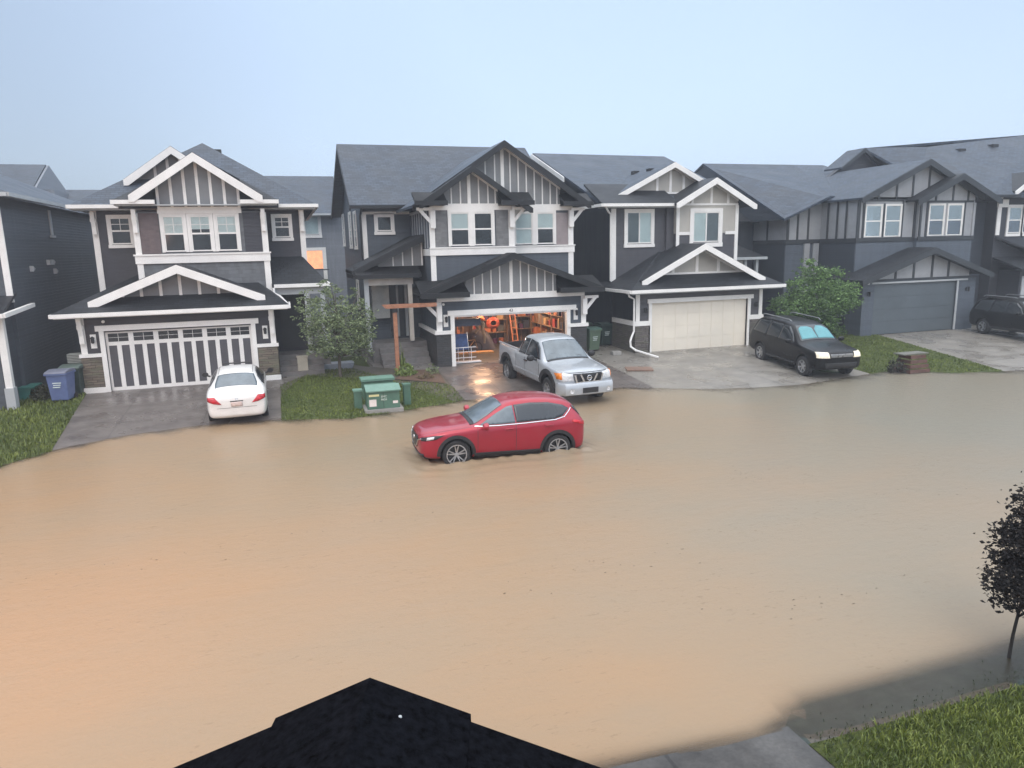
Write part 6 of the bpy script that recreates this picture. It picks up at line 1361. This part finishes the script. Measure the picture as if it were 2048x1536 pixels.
# ceiling lamps that light the workshop
for k, (x, y) in enumerate(((8.15, 30.2), (10.2, 30.2))):
    r = root('ceiling_lamp', (x, y, 2.97), ['lit bulb on the left of the garage ceiling', 'lit bulb on the right of the garage ceiling'][k], 'lamp')
    m = MB(); m.lathe([(0, .02), (.05, .02), (.05, -.04), (.03, -.05)], (x, y, 2.97), n=10); m.build('holder', TRIM, r)
    m = MB(); m.lathe([(.03, -.05), (.055, -.1), (.05, -.15), (0, -.17)], (x, y, 2.97), n=12); m.build('bulb', plain('lit bulb', (1, .7, .4), .5, emis=(1, .52, .22), es=60), r, smooth=True)
    l = bpy.data.lights.new('lamp_light', 'POINT'); l.energy = (210, 170)[k]; l.color = ((1, .58, .33), (1, .72, .52))[k]; l.shadow_soft_size = .08
    lo = bpy.data.objects.new('lamp_light', l); COL.objects.link(lo); lo.parent = r; lo.location = (0, 0, -.22)
clear_tmp()
# ---------------------------------------------------------------- drifting litter along the water's edge
rnd = random.Random(77); vs = []; fs = []
def fleck(x, y, sz):
    A = rnd.uniform(-.5, .5)+(pi if rnd.random() < .5 else 0); b = len(vs); z = .006; l = sz*rnd.uniform(.6, 2.2); w_ = sz*rnd.uniform(.2, .5)
    c, q = cos(A), sin(A)
    for u, v, h in ((-l, -w_*.5, 0), (l*.6, -w_, .0), (l, w_*.6, 0), (-l*.5, w_, 0), (0, 0, .006)): vs.append((x+c*u-q*v, y+q*u+c*v, z+h))
    fs.extend([(b, b+1, b+4), (b+1, b+2, b+4), (b+2, b+3, b+4), (b+3, b, b+4)])
for k in range(900):
    x = rnd.uniform(-9, 30); t_ = abs(rnd.gauss(0, .16)); y = interp(FAR, x)-.12-t_
    if sin(x*1.9)+sin(x*4.7+1) > rnd.uniform(-1.2, 1.2): fleck(x, y, rnd.uniform(.012, .035))
for cx_, cy_, n_ in ((14.5, 19.6, 60), (16.2, 19.9, 60), (17.9, 19.5, 40), (12.2, 21.6, 30), (9.5, 12.5, 30), (4.5, 9.6, 24), (11.5, 10.5, 24), (-3, 12.5, 16), (7.0, 7.6, 20), (1.0, 13.0, 16)):
    for k in range(n_): fleck(cx_+rnd.gauss(0, .7), cy_+rnd.gauss(0, .28), rnd.uniform(.006, .016))
m = MB(); m.v = vs; m.f = fs; m.m = [0]*len(fs)
m.build('floating_litter', plain('sodden litter', (.07, .05, .035), .7, var=.5, scale=9), None, kind='stuff', label='small twigs and leaf litter floating along the edge of the flood water', cat='litter')

# ---------------------------------------------------------------- rain haze
def hazemat():
    m = bpy.data.materials.new('rain haze'); n = nodes(m); v = n.nodes.new('ShaderNodeVolumePrincipled')
    v.inputs['Color'].default_value = (.86, .91, .98, 1); v.inputs['Density'].default_value = HAZE; v.inputs['Anisotropy'].default_value = .2
    o = n.nodes.new('ShaderNodeOutputMaterial'); lk(n, v.outputs[0], o.inputs['Volume']); return m
if HAZE: MB().box(-420, 420, -320, 820, -2, 14).build('haze', hazemat(), kind='stuff')
